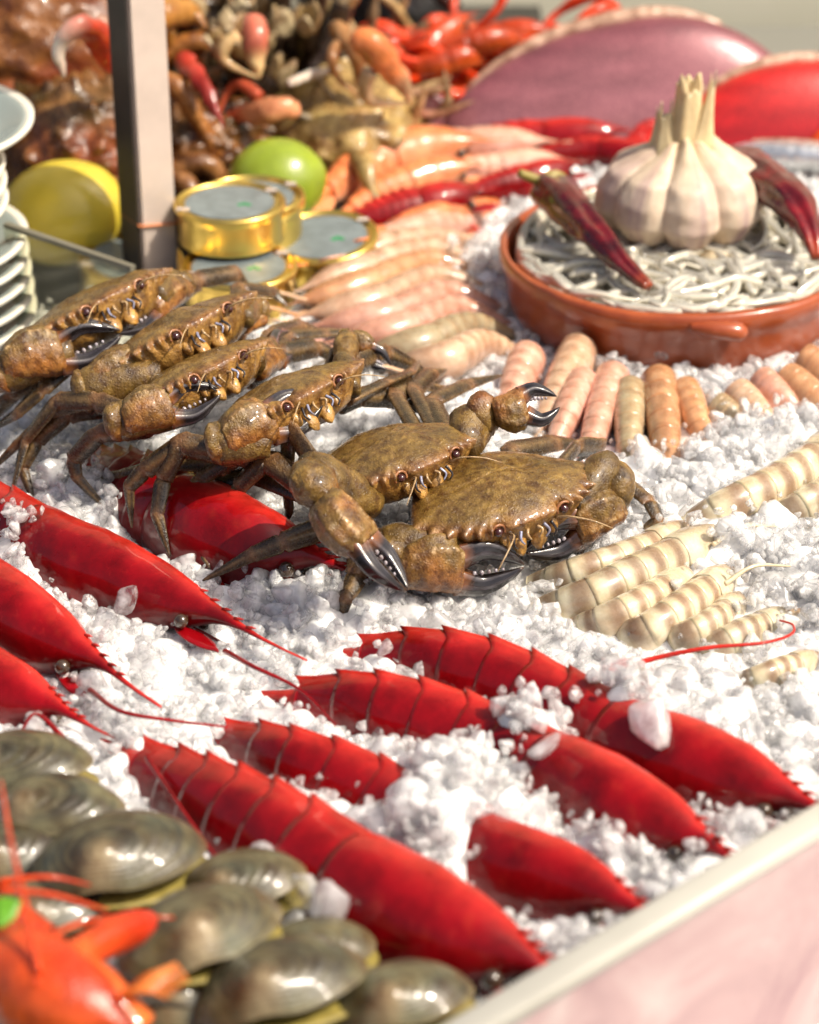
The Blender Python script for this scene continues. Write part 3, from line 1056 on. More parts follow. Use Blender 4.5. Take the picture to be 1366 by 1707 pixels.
crab('velvet crab fourth from the front, dark claws crossed over its low body', at(322, 630, .052), -50, 34, 6, 0.037,
     [dict(j=[(.6, .4, -.3, 0), (182, 705, .048), (205, 702, .050), (370, 655, .056)], fat=1.35, open=0.1),
      dict(j=[(-.6, .4, -.2, 0), (420, 590, .055), (430, 620, .052), (490, 560, .045)], fat=1.0, open=0.1)],
     [dict(j=[(.8, .1, -.3, 0), (165, 722, .042), (122, 768, .026), (128, 795, .020), (190, 862, .004)], w=1.0),
      dict(j=[(.8, .2, -.3, 0), (160, 668, .048), (95, 668, .044), (42, 735, .026), (16, 838, .006)], w=1.0),
      dict(j=[(-.6, .2, -.3, 0), (480, 560, .04), (540, 555, .034), (600, 552, .03)], w=1.0),
      dict(j=[(-.6, .0, -.3, 0), (470, 590, .045), (530, 580, .04), (575, 600, .03), (640, 590, .02)], w=1.1),
      dict(j=[(-.6, -.2, -.3, 0), (450, 560, .045), (500, 545, .035), (555, 560, .02)], w=1.0)], 24)

crab('velvet crab fifth from the front, coppery claw lying along its face', at(292, 560, .055), -50, 36, 8, 0.041,
     [dict(j=[(.6, .4, -.3, 0), (128, 655, .046), (150, 648, .048), (345, 590, .054)], fat=1.38, open=0.06),
      dict(j=[(-.6, .4, -.2, 0), (420, 505, .055), (440, 530, .05), (350, 560, .05)], fat=1.0, open=0.1)],
     [dict(j=[(.8, .1, -.3, 0), (150, 672, .042), (85, 690, .036), (25, 745, .022), (-30, 800, .006)], w=1.0),
      dict(j=[(-.6, .1, -.3, 0), (400, 480, .045), (455, 485, .035), (480, 510, .03)], w=1.0),
      dict(j=[(.8, .0, -.4, 0), (110, 690, .036), (60, 735, .024), (38, 780, .014), (60, 850, .002)], w=.9)], 25)

crab('rearmost velvet crab at the left edge, dark claw tips crossed before its face', at(150, 520, .055), -52, 36, 9, 0.041,
     [dict(j=[(.6, .4, -.3, 0), (-15, 630, .044), (5, 615, .048), (205, 556, .056)], fat=1.38, open=0.06),
      dict(j=[(-.6, .4, -.2, 0), (300, 470, .055), (310, 480, .055), (190, 555, .056)], fat=1.0, open=0.05)],
     [dict(j=[(.7, .1, -.3, 0), (115, 608, .044), (70, 650, .036), (28, 690, .026), (-20, 720, .01)], w=1.1),
      dict(j=[(-.6, .2, -.3, 0), (330, 466, .05), (395, 455, .045), (418, 480, .035)], w=1.0),
      dict(j=[(.8, .1, -.4, 0), (20, 660, .03), (-10, 690, .02), (-40, 720, .01)], w=1.0)], 26)

# ------------------------------------------------------------------ materials of the rest
def ice2(name, clear, tint, rough):
    """Loose ice: part clear (bent and straight light), part cloudy, under a wet skin."""
    t = NT(name)
    t.t.nodes.remove(t.b)
    N = t.n
    b1 = N('Bump')
    b1.inputs['Strength'].default_value = 0.25
    b1.inputs['Distance'].default_value = 0.0012
    t.l(t.noise(2.6, 3), b1.inputs['Height'])
    b2 = N('Bump')
    b2.inputs['Strength'].default_value = 0.15
    b2.inputs['Distance'].default_value = 0.0004
    t.l(t.noise(11, 2), b2.inputs['Height'])
    t.l(b1.outputs[0], b2.inputs['Normal'])
    nrm_ = b2.outputs[0]
    b3 = N('Bump')
    b3.inputs['Strength'].default_value = 0.35
    b3.inputs['Distance'].default_value = 0.0012
    t.l(t.noise(4.5, 3, 0.65), b3.inputs['Height'])
    t.l(b1.outputs[0], b3.inputs['Normal'])
    df, tp, rf, gl_ = N('BsdfDiffuse'), N('BsdfTransparent'), N('BsdfRefraction'), N('BsdfGlossy')
    for x in (df, tp):
        x.inputs['Color'].default_value = (*tint, 1)
    rf.inputs['Color'].default_value = (0.97, 0.98, 0.99, 1)
    rf.inputs['Roughness'].default_value = 0.03
    rf.inputs['IOR'].default_value = 1.31
    gl_.inputs['Roughness'].default_value = rough
    gl_.inputs['Color'].default_value = (1, 1, 1, 1)
    for x in (df, rf):
        t.l(nrm_, x.inputs['Normal'])
    t.l(b3.outputs[0], gl_.inputs['Normal'])

    def mx(f, a, b):
        m = N('MixShader')
        if isinstance(f, float):
            m.inputs[0].default_value = f
        else:
            t.l(f, m.inputs[0])
        t.l(a, m.inputs[1])
        t.l(b, m.inputs[2])
        return m.outputs[0]
    ss = N('SubsurfaceScattering')
    ss.falloff = 'RANDOM_WALK'
    ss.inputs['Color'].default_value = (*tint, 1)
    ss.inputs['Scale'].default_value = 0.011
    ss.inputs['Radius'].default_value = (1, 1, 1)
    t.l(nrm_, ss.inputs['Normal'])
    cloud = mx(0.93, df.outputs[0], ss.outputs[0])
    clr = mx(0.55, tp.outputs[0], rf.outputs[0])
    f = t.ramp(t.noise(1.3, 3), [(0.35, (clear * 0.5,) * 3), (0.65, (min(clear * 1.5, 0.95),) * 3)])
    body = mx(f, cloud, clr)
    fr = N('Fresnel')
    fr.inputs['IOR'].default_value = 1.75
    t.l(b3.outputs[0], fr.inputs['Normal'])
    bf_ = N('NewGeometry').outputs['Backfacing']
    skin = t.math('MULTIPLY', fr.outputs[0], t.math('SUBTRACT', 1.0, bf_))     # only the outside of a lump is a wet mirror
    inner = mx(bf_, body, mx(0.2, tp.outputs[0], rf.outputs[0]))
    t.l(mx(skin, inner, gl_.outputs[0]), t.out.inputs['Surface'])
    return t.m


M['ice'] = ice2('ice_cloudy', 0.45, (0.955, 0.95, 0.95), 0.2)
M['ice_clear'] = ice2('ice_clear', 0.8, (0.965, 0.96, 0.96), 0.16)
M['icebed'] = plain('ice_packed', (0.9, 0.9, 0.9), 0.15, bump=(420, 0.6, 0.0015), sss=1.0, sssr=(0.006, 0.006, 0.006))
t = NT('frosted_pane')
n_ = t.noise(16, 5, 0.6, dist=0.8)
t.color(t.ramp(n_, [(0.3, tuple(srgb('a88488'))), (0.52, tuple(srgb('c4a2a2'))), (0.72, tuple(srgb('d8c6c2')))]))
t.set(Roughness=0.3, IOR=1.3)
t.b.inputs['Transmission Weight'].default_value = 0.3
t.b.inputs['Coat Weight'].default_value = 0.4
M['pane'] = t.m
M['trim'] = plain('pane_edge', srgb('b9b6ab'), 0.35, var=0.04, vscale=40)
t = NT('divider_glass')
t.set(Base_Color=tuple(srgb('eef0dc')), Roughness=0.12, IOR=1.2)
t.b.inputs['Transmission Weight'].default_value = 0.9
M['glass'] = t.m
M['darkedge'] = plain('divider_edge', srgb('6d6a5c'), 0.3)
M['shellclam'] = col_mat('clam_shell', rough=0.36, bump=((160, 0.3, 0.0015), (900, 0.35, 0.0005)), var=0.6, vscale=80, coat=0.5, rvar=0.1)
t = NT('terracotta')
n_ = t.noise(60, 5, 0.6)
t.color(t.ramp(n_, [(0.3, tuple(srgb('8a3c1c'))), (0.7, tuple(srgb('a85228')))]))
t.set(Roughness=0.28)
t.b.inputs['Coat Weight'].default_value = 0.5
t.b.inputs['Coat Roughness'].default_value = 0.12
t.bump(t.noise(180, 3), 0.2, 0.0008)
M['clay'] = t.m
M['elver'] = col_mat('elver_strand', rough=0.2, bump=(), var=0.15, vscale=200, coat=0.7, sss=0.4, sssr=(0.002, 0.002, 0.0018))
M['garlic'] = col_mat('garlic_skin', rough=0.5, bump=((420, 0.25, 0.0005),), var=0.18, vscale=120, sss=0.3, sssr=(0.004, 0.003, 0.002))
M['chili'] = col_mat('dried_chili', rough=0.17, bump=((160, 0.5, 0.0014), (60, 0.4, 0.002)), var=0.6, vscale=90, coat=0.7)
M['stem'] = plain('dry_stem', srgb('8a7c3c'), 0.5, var=0.3, vscale=200)
M['gold'] = plain('gold_tin', (0.86, 0.62, 0.16), 0.28, metal=1.0, var=0.08, vscale=30)
M['tinlabel'] = plain('tin_label', srgb('707a7c'), 0.35, coat=0.3, var=0.25, vscale=120)
M['tinmark'] = plain('tin_mark', srgb('0c8a4c'), 0.4, var=0.2, vscale=300)
M['tintext'] = plain('tin_print', srgb('a8b0b0'), 0.4)
M['lemon'] = plain('lemon_skin', np.array([0.62, 0.49, 0.05]), 0.32, coat=0.3, var=0.12, vscale=40, bump=(420, 0.25, 0.0008), sss=0.2)
M['lime'] = plain('lime_skin', srgb('889a2a'), 0.32, coat=0.3, var=0.25, vscale=40, bump=(420, 0.25, 0.0008), sss=0.2)
M['china'] = plain('plate_glaze', srgb('e4e0d2'), 0.15, coat=0.6)
M['chinadark'] = plain('plate_glaze_grey', srgb('8f9a98'), 0.15, coat=0.6)
M['post'] = plain('post_steel', srgb('d4c4b8'), 0.35, metal=0.15, var=0.12, vscale=30)
M['postshade'] = plain('post_painted_shade', srgb('2a2422'), 0.4, metal=0.0, var=0.4, vscale=50)  # near-black colour for the shade painted on the post
M['thread'] = plain('orange_thread', srgb('e08850'), 0.5)
M['leaf'] = plain('green_leaf', srgb('5f9a22'), 0.4, var=0.3, vscale=150)
M['bg'] = col_mat('cooked_shell', rough=0.3, bump=((120, 0.6, 0.003), (420, 0.5, 0.001)), var=0.65, vscale=85, coat=0.22, rvar=0.1)
t = NT('fish_scales')
c_ = t.attr()
vo = t.voronoi(520, 'F1')
t.color(t.mix(c_, t.mix(c_, (0.75, 0.72, 0.75), 1.0, 'MULTIPLY'), t.ramp(vo, [(0.25, (0, 0, 0)), (0.6, (1, 1, 1))])))
t.set(Roughness=0.32, Metallic=0.15)
t.b.inputs['Coat Weight'].default_value = 0.4
t.bump(vo, 0.2, 0.0006)
M['fish'] = t.m
M['silver'] = plain('silver_skin', (0.75, 0.76, 0.76), 0.18, metal=0.8, var=0.2, vscale=80, bump=(120, 0.6, 0.003))
M['mat'] = plain('black_tray', (0.02, 0.018, 0.016), 0.35, var=0.4, vscale=40)

# ------------------------------------------------------------------ front pane
PA, PB = at(770, 1718, .046), at(1400, 1342, .046)
PA[2] = PB[2] = 0
PD = norm(PB - PA)
PN = np.array([PD[1], -PD[0], 0])
if PN[1] > 0:
    PN = -PN                                           # towards the camera


def in_pane(xy):
    return ((xy - PA[:2]) @ PN[:2]) < -0.006


PRm = np.stack([PD, -PN, [0, 0, 1]], 1)
pa, pb = PA - PD * 0.12, PB + PD * 0.25
pc = (pa + pb) / 2
root = thing('front_panel', 'frosted pane with cream top edge across the lower right corner', 'panel', tuple(pc + np.array([0, 0, -0.1])))
Lp = np.linalg.norm(pb - pa)
V, F = box(pc + np.array([0, 0, -0.029]), (Lp, 0.006, 0.142), PRm)
add('pane', V - np.array(root.location), F, M['pane'], root, smooth=False)
a_ = np.linspace(0, 2 * PI, 20, endpoint=False)
sec = np.sign(np.cos(a_)) * np.abs(np.cos(a_)) ** 0.5, np.sign(np.sin(a_)) * np.abs(np.sin(a_)) ** 0.5
ends = np.array([pa, pb]) + np.array([0, 0, 0.0445])
rings = ends[:, None] + PN * (sec[0] * 0.0052)[None, :, None] + np.array([0, 0, 1.0]) * (sec[1] * 0.0028)[None, :, None]
V, F = loft(rings)
add('top_edge', V - np.array(root.location), F, M['trim'], root, smooth=True)

# ------------------------------------------------------------------ clams
def clam(label, px, py, z, size, yaw, tilt, roll, seed, tint=1.0):
    yaw, tilt = PI + yaw, tilt - 0.18
    size *= 0.9
    rg = np.random.default_rng(seed)
    c0 = at(px, py, z)
    root = thing('clam', label, 'clam', tuple(c0), (tilt, roll, yaw), 'clams heaped at the lower left')
    n, m = 64, 64
    th = np.linspace(0, 2 * PI, n, endpoint=False)
    # outline: long ovate, blunter at the beak end
    ox = np.cos(th) * (1 + 0.06 * np.cos(th))
    oy = np.sin(th) * (0.70 + 0.06 * np.cos(th)) - 0.03
    umbo = np.array([0.36, 0.46])
    for sgn in (1, -1):
        rings, cols = [], []
        for r in np.linspace(0.03, 1, m):
            rr = r ** 0.9
            xy = umbo + (np.c_[ox, oy] - umbo) * rr
            q = np.sqrt((xy[:, 0] / 1.06) ** 2 + ((xy[:, 1] + 0.03) / 0.76) ** 2)
            z_ = 0.70 * np.clip(1 - q ** 2.4, 0, 1) ** 0.62
            beak = np.exp(-(((xy - umbo) / 0.28) ** 2).sum(1))
            z_ = z_ + 0.14 * beak
            z_ = z_ * (1 + 0.008 * np.sin(rr * 46 + seed)) + 0.0025 * np.sin(rr * 75 + 2 * np.sin(rr * 19 + seed)) * np.clip(rr * 2 - 0.3, 0, 1) * (q < 0.97)
            rings.append(np.c_[xy, sgn * (z_ + 0.008)])
            band = 0.5 + 0.5 * vnoise(np.c_[np.full(n, rr * 26), np.full(n, seed * 1.7), np.full(n, 0.0)], seed)
            blot = 0.5 + 0.5 * fbm(np.c_[xy * 2.2, np.full(n, seed)], 1.6, 3, seed + 4)
            c = srgb('858464') * (1 - band)[:, None] + srgb('3a4440') * band[:, None]
            c = c * (1 - 0.55 * blot[:, None]) + srgb('9a8a5c') * 0.55 * blot[:, None]
            e = np.clip((rr - 0.9) / 0.1, 0, 1)
            c = c * (1 - 0.35 * e) + srgb('c9b98c') * 0.35 * e
            b = np.clip(beak * 1.3 - 0.35, 0, 1)[:, None]
            c = c * (1 - 0.7 * b) + srgb('c9b087') * 0.7 * b
            cols.append(c * tint * 0.62)
        V, F = loft(np.array(rings), True, False, flip=(sgn < 0))
        c = np.vstack(cols + [cols[0].mean(0)[None]])
        add('shell_valve', V * size, F, M['shellclam'], root, c)
    V, F = ellipsoid((0, -0.03, 0), (0.99, 0.66, 0.035), None, 32, 6)
    add('seam', V * size, F, M['stem'], root)
    return root


clam('clam at the left edge, farthest back of the heap, striped dark', 40, 1312, .014, .029, -0.15, 0.35, 0.1, 1)
clam('olive clam with pale pointed end, second row at the left edge', 98, 1382, .018, .027, -0.25, 0.3, 0.05, 2, 1.1)
clam('dark clam peeking from under the others at the left edge', 30, 1452, .012, .026, 0.3, 0.3, 0.0, 3, 0.8)
clam('dark grey-green clam with brown beak and white shine, middle of the heap', 208, 1462, .020, .031, 0.28, 0.25, -0.05, 4, 0.95)
clam('clam mostly hidden behind the big brown clam, touching the ice', 410, 1500, .013, .024, 0.1, 0.3, 0.1, 5, 1.15)
clam('big brown clam with pale blotches, centre of the heap', 345, 1585, .024, .0295, 0.62, 0.3, -0.1, 6, 1.15)
clam('small olive clam lying flat against the nearest red prawn', 535, 1602, .012, .020, 0.05, 0.2, 0.0, 7, 1.2)
clam('near clam with dark blotch at the bottom edge', 480, 1672, .018, .029, 0.3, 0.35, 0.0, 8, 1.0)
clam('tan clam at the bottom edge next to the prawn head', 680, 1690, .014, .0235, 0.15, 0.3, 0.0, 9, 1.35)
clam('shadowed clam under the orange claw', 90, 1545, .010, .026, 0.4, 0.3, 0.0, 10, 0.9)
clam('brown clam wedged below the big brown one at the bottom edge', 330, 1690, .008, .026, 0.1, 0.3, 0.0, 11, 1.0)

# ------------------------------------------------------------------ cooked prawns in the near corner
prawn('cooked_prawn', 'orange cooked prawn in the lower left corner', 'prawn',
      [(-170, 1640, .03), (-90, 1600, .038), (-10, 1620, .042), (80, 1680, .044), (190, 1760, .040)], 0.0165, 'cooked', seed=31, roll=-0.3, rost=1.0, fan=False,
      antenna=[[(66, 1622, .062), (40, 1500, .072), (18, 1400, .074), (2, 1300, .070)], [(60, 1640, .06), (90, 1560, .058), (190, 1528, .05), (290, 1530, .045)], [(0, 1482, .058), (90, 1492, .055), (180, 1518, .05)], [(0, 1470, .05), (80, 1462, .05), (150, 1475, .045)]])
prawn('cooked_prawn', 'pale orange cooked prawn tail behind the corner prawn', 'prawn',
      [(-150, 1560, .02), (-60, 1545, .03), (0, 1560, .032), (60, 1600, .028)], 0.012, 'cooked', seed=32, roll=-0.2, head=False, fan=False)
ck = thing('cooked_claw', 'bright orange-red cooked claw arm pointing over the clams', 'claw', tuple(at(150, 1640, .02)))
b0 = np.array(ck.location)
P = catmull(np.array([at(215, 1725, .035), at(165, 1655, .045), at(122, 1612, .05), at(165, 1572, .05), at(248, 1538, .045)]), 34)
r = np.interp(np.linspace(0, 1, 34), [0, 0.2, 0.45, 0.55, 0.72, 0.9, 1], [0.010, 0.0085, 0.0075, 0.0058, 0.0068, 0.0064, 0.0040])
V, F = tube(P, r, 16, (0, 0, 1), 0.8)
tt = np.clip(np.linspace(0, 1, len(V)), 0, 1)[:, None]
c = srgb('f07a34') * (1 - tt) + srgb('e02c14') * tt
add('arm', V - b0, F, M['red'], ck, c)
for k in range(7):
    q = at(205 + 6 * k, 1660 - 5 * k, .05)
    V, F = tube(np.array([q, q + np.array([0.004, 0.001, 0.001]), q + np.array([0.008, 0.002 + 0.0006 * k, 0.0]), q + np.array([0.012, 0.001, -0.002])]), np.array([0.0012, 0.001, 0.0008, 0.0003]), 6)
    add('bristle', V - b0, F, M['red'], ck, np.tile(srgb('ee8a3a'), (len(V), 1)), block=False)
V, F = leaf(at(-40, 1540, .06), (0.9, 0.5, 0.2), (0, -0.4, 1), 0.014, 0.005, 0.0006)
tag(add('parsley_leaf', V, F, M['leaf'], block=False), 'small green leaf at the left edge above the cooked prawn', 'leaf')

# ------------------------------------------------------------------ clay dish
ZR = 0.034
BC = at(1128, 404, ZR)
BR = np.linalg.norm(at(832, 404, ZR) - BC)
bz = ZR - 0.040
bowl = thing('clay_dish', 'round terracotta dish filled with elvers', 'dish', (BC[0], BC[1], bz))
prof = [(0.0, 0.000), (0.80, 0.000), (0.90, 0.004), (0.945, 0.012), (0.962, 0.022), (0.958, 0.026), (0.985, 0.0285), (1.0, 0.033), (0.998, 0.0375), (0.985, 0.0400), (0.968, 0.0398), (0.950, 0.0375), (0.935, 0.030), (0.90, 0.014), (0.84, 0.008), (0.0, 0.007)]
prof = np.array([(r * BR, z_) for r, z_ in prof])
pr = resample(prof, 60)
V, F = lathe(pr, 96)
V = V + 0.0005 * fbm(V, 40, 2, 3)[:, None]
F = [f[::-1] for f in F]
add('dish_body', V, [f[::-1] for f in F], M['clay'], bowl)
an = math.radians(-80)
lug = np.array([np.array([math.cos(an + d), math.sin(an + d), 0]) * BR * q + np.array([0, 0, zz]) for d, q, zz in ((-0.20, 0.985, 0.034), (-0.10, 1.01, 0.0335), (0, 1.03, 0.033), (0.06, 1.03, 0.032), (0.10, 1.0, 0.031))])
V, F = tube(catmull(lug, 14), np.interp(np.linspace(0, 1, 14), [0, 0.4, 0.85, 1], [0.002, 0.004, 0.0044, 0.002]), 12)
add('lug_handle', V, F, M['clay'], bowl)
# dark oily liquid under the strands
V, F = lathe([(0.0, 0.0), (BR * 0.90, 0.0), (BR * 0.90, -0.004), (0.0, -0.004)], 64)
V = V + np.array([BC[0], BC[1], ZR - 0.016])
liq = add('cooking_liquid', V, F, plain('liquid', (0.10, 0.10, 0.095), 0.08, coat=0.5), None, None, True, block=False)
tag(liq, 'dark oily liquid between the elvers in the dish', 'liquid')

rg = np.random.default_rng(77)
GC = at(1131, 388, ZR - 0.005)
def strand(rg, z0, zr):
    while True:
        a = rg.uniform(0, 2 * PI)
        r = BR * 0.86 * math.sqrt(rg.random())
        p = np.array([math.cos(a) * r, math.sin(a) * r])
        h = rg.uniform(0, 2 * PI)
        cv = rg.uniform(-34, 34)
        dc = rg.uniform(-500, 500)
        L = rg.uniform(0.05, 0.10)
        n = 30
        ds = L / n
        pts = [p]
        for i in range(n):
            h += (cv + dc * (i / n - 0.5) * L * 1.2) * ds
            p = p + ds * np.array([math.cos(h), math.sin(h)])
            q = np.linalg.norm(p)
            if q > BR * 0.885:                            # turn along the wall
                p = p / q * BR * 0.885
                h = math.atan2(p[1], p[0]) + (PI / 2 + 0.15) * (1 if math.sin(h - math.atan2(p[1], p[0])) > 0 else -1)
            pts.append(p)
        pts = np.array(pts)
        z = z0 + zr * (0.5 + 0.5 * vnoise(np.c_[pts * 45, np.full(len(pts), rg.uniform(0, 50))], int(rg.integers(99))))
        P = np.c_[pts, z]
        P[1:-1] = (P[:-2] + P[1:-1] * 2 + P[2:]) / 4
        return P + np.array([BC[0], BC[1], ZR])


def strand_mesh(P):
    n = len(P)
    r = 0.0024 * np.interp(np.linspace(0, 1, n), [0, 0.06, 0.2, 0.7, 1], [0.5, 0.9, 1.0, 0.9, 0.25])
    V, F = tube(P, r, 10, (0, 0, 1), 0.9)
    s = np.concatenate([np.tile(np.sin(np.linspace(0, 2 * PI, 10, endpoint=False)), n), [0, 0]])
    k = np.clip((s - 0.55) / 0.45, 0, 1)[:, None]
    c = srgb('e0dbca') * (1 - k) + srgb('9c9c96') * k
    return V, F, c


vs, fs, cs_, off = [], [], [], 0
for k in range(190):
    V, F, c = strand_mesh(strand(rg, -0.015, 0.006))
    vs.append(V); cs_.append(c)
    fs += [tuple(i + off for i in f) for f in F]
    off += len(V)
under = add('elver_tangle', np.concatenate(vs), fs, M['elver'], None, np.concatenate(cs_), block=False)
tag(under, 'tangle of pale elvers lying below the top strands in the dish', 'elvers', kind='stuff')
for k in range(150):
    V, F, c = strand_mesh(strand(rg, -0.010, 0.012))
    m_ = V.mean(0)
    o = add('elver', V - m_, F, M['elver'], None, c, block=False, loc=tuple(m_))
    tag(o, 'thin pale grey elver strand on top in the clay dish', 'elver', 'elvers in the clay dish')

# ------------------------------------------------------------------ garlic
gl = thing('garlic_bulb', 'whole garlic bulb standing in the dish of elvers', 'garlic', tuple(GC))
GR = 0.0425
core_prof = [(0.0, 0.0), (0.35, 0.0), (0.62, 0.08), (0.72, 0.4), (0.6, 0.8), (0.30, 1.0), (0.16, 1.15), (0.12, 1.25), (0.0, 1.27)]
V, F = lathe(resample(np.array(core_prof) * GR, 24), 40)
add('core', V, F, M['garlic'], gl, np.tile(srgb('b08a5c'), (len(V), 1)))
ncl = 8
for k in range(ncl):
    a0 = -PI / 2 + 0.10 + k * 2 * PI / ncl + rg.uniform(-0.06, 0.06)
    wd = PI / ncl * rg.uniform(1.0, 1.12)
    hh_ = rg.uniform(1.12, 1.32)
    n, m = 44, 56
    t_ = np.linspace(0, 1, n)
    rad = np.interp(t_, [0, 0.05, 0.15, 0.3, 0.45, 0.6, 0.75, 0.88, 1.0], [0.42, 0.66, 0.88, 0.99, 0.97, 0.84, 0.60, 0.40, 0.25])
    wid = np.interp(t_, [0, 0.08, 0.3, 0.55, 0.75, 0.9, 1.0], [0.35, 0.72, 1.0, 0.94, 0.74, 0.6, 0.40])
    zz = np.interp(t_, [0, 0.05, 0.3, 0.6, 1.0], [0.04, 0.02, 0.36, 0.82, hh_])
    rings = []
    b = np.linspace(0, 2 * PI, m, endpoint=False)
    for i in range(n):
        cx = rad[i] * 0.62
        ra, rt = rad[i] * 0.38, max(rad[i] * math.tan(min(wd, 1.2)) * 0.82 * wid[i], 0.03)
        x_ = cx + ra * np.sign(np.cos(b)) * np.abs(np.cos(b)) ** 0.8
        y_ = rt * np.sign(np.sin(b)) * np.abs(np.sin(b)) ** 0.85
        rings.append(np.c_[x_ * math.cos(a0) - y_ * math.sin(a0), x_ * math.sin(a0) + y_ * math.cos(a0), np.full(m, zz[i])])
    V, F = loft(np.array(rings) * GR)
    V = V + norm(V * [1, 1, 0] + 1e-9) * (0.0009 * fbm(V, 90, 3, k) + 0.0004 * vnoise(np.c_[np.arctan2(V[:, 1], V[:, 0]) * 30, V[:, 2] * 20, V[:, 2] * 0], k))[:, None]
    ang = np.arctan2(V[:, 1], V[:, 0])
    st = 0.5 + 0.5 * vnoise(np.c_[ang * 26, V[:, 2] * 14, np.full(len(V), k)], k)
    pk = np.clip(0.5 + 0.9 * vnoise(np.c_[ang * 5, V[:, 2] * 25, np.full(len(V), k * 3.3)], k + 9), 0, 1)
    up_ = np.clip((V[:, 2] / GR - 0.85) / 0.5, 0, 1)
    c = srgb('dcc9b2') * np.ones((len(V), 1))
    c = c * (1 - 0.8 * (pk * st)[:, None]) + srgb('a07c88') * 0.8 * (pk * st)[:, None]
    c = c * (1 - 0.7 * up_[:, None]) + srgb('d6bd8c') * 0.7 * up_[:, None]
    add('clove', V, F, M['garlic'], gl, c)
# papery neck: a hollow cut stalk wrapped by dry leaves
for k, (bx, by, tx, ty, h0, h1, r0, r1) in enumerate(((0.0, 0.02, 0.02, 0.02, 0.92, 1.78, 0.20, 0.14), (0.17, -0.02, 0.30, 0.05, 1.05, 1.80, 0.16, 0.03), (-0.18, -0.02, -0.22, 0.0, 0.95, 1.46, 0.18, 0.07), (-0.05, 0.2, 0.05, 0.2, 1.0, 1.62, 0.16, 0.05), (-0.34, 0.0, -0.30, 0.05, 0.92, 1.36, 0.10, 0.03))):
    n, m = 16, 22
    t_ = np.linspace(0, 1, n)
    b = np.linspace(0, 2 * PI, m, endpoint=False)
    rings = []
    for i in range(n):
        f = t_[i]
        r = (r0 * (1 - f) ** 1.4 + r1 * (1 - (1 - f) ** 1.4)) * (1 + 0.10 * np.cos(3 * b + k) + 0.06 * np.cos(7 * b + 2 * k))
        z_ = h0 + (h1 - h0) * f + (0.10 * np.sin(2 * b + k) + 0.08 * np.sin(5 * b + k) if i == n - 1 else 0)
        rings.append(np.c_[bx + (tx - bx) * f + r * np.cos(b), by + (ty - by) * f + r * np.sin(b), z_ * np.ones(m)])
    last = rings[-1]
    cen = last.mean(0)
    rings.append(cen + (last - cen) * 0.8)
    rings.append(cen + (last - cen) * [0.7, 0.7, 0] - [0, 0, 0.18])
    V, F = loft(np.array(rings) * GR)
    ang = np.arctan2(V[:, 1] - by * GR, V[:, 0] - bx * GR)
    st = 0.5 + 0.5 * vnoise(np.c_[ang * 9, V[:, 2] * 20, np.full(len(V), k)], k)
    c = srgb('e2cfa4') * (1 - 0.35 * st[:, None]) + srgb('b89a68') * 0.35 * st[:, None]
    add('stalk' if k == 0 else 'dry_leaf', V, F, M['garlic'], gl, c)
V, F = lathe(np.array([(0.0, -0.05), (0.16, -0.05), (0.2, 0.02), (0.0, 0.06)]) * GR, 20)
V = V + np.array([0.35 * GR, -0.82 * GR, 0.02])
add('root_stub', V - [0, 0, 0.018], F, M['garlic'], gl, np.tile(srgb('d8c8a8'), (len(V), 1)))


# ------------------------------------------------------------------ dried chilies
def chili(label, path, r, seed, stem=None, tip='c0582a'):
    P = catmull(np.array([at(*p) for p in path]), 60)
    b0 = P.mean(0)
    root = thing('dried_chili', label, 'chili', tuple(b0))
    rr = np.interp(np.linspace(0, 1, 60), *r)
    m = 30
    T, S, U = pframes(P)
    b = np.linspace(0, 2 * PI, m, endpoint=False)
    s = np.linspace(0, 1, 60)
    k = 1 + 0.05 * np.cos(5 * b[None] + 3 * np.sin(s[:, None] * 5)) + 0.20 * fbm(np.stack([np.cos(b)[None] * 1.6 + 0 * s[:, None], np.sin(b)[None] * 1.6 + 0 * s[:, None], s[:, None] * 3.5 + 0 * b[None]], 2), 1.3, 3, seed) - 0.10 * np.exp(-((b[None] - 1.2 - 0.5 * np.sin(s[:, None] * 4)) / 0.22) ** 2)
    rings = P[:, None] + rr[:, None, None] * k[:, :, None] * (S[:, None] * np.cos(b)[None, :, None] + U[:, None] * 0.86 * np.sin(b)[None, :, None])
    V, F = loft(rings, flip=True)
    n1 = 0.5 + 0.5 * fbm(V, 60, 3, seed)
    c = srgb('34080c') * (1 - n1[:, None]) + srgb('8c1018') * n1[:, None]
    e = np.clip((np.concatenate([np.repeat(s, m), [0, 1]]) - 0.9) / 0.1, 0, 1)[:, None]
    c = c * (1 - e * 0.7) + srgb(tip) * e * 0.7
    add('pod', V - b0, F, M['chili'], root, c)
    if stem:
        Q = catmull(np.array([at(*p) for p in stem]), 14)
        V, F = tube(Q, np.linspace(0.0032, 0.0020, 14), 10)
        add('stem', V - b0, F, M['stem'], root)
        V, F = tube(np.array([P[0] + (P[1] - P[0]) * 1.5, P[0], P[0] - (P[3] - P[0]) * 0.8]), np.array([0.0098, 0.0085, 0.0034]), 14)
        add('cap', V - b0, F, M['stem'], root, block=False)
    return root


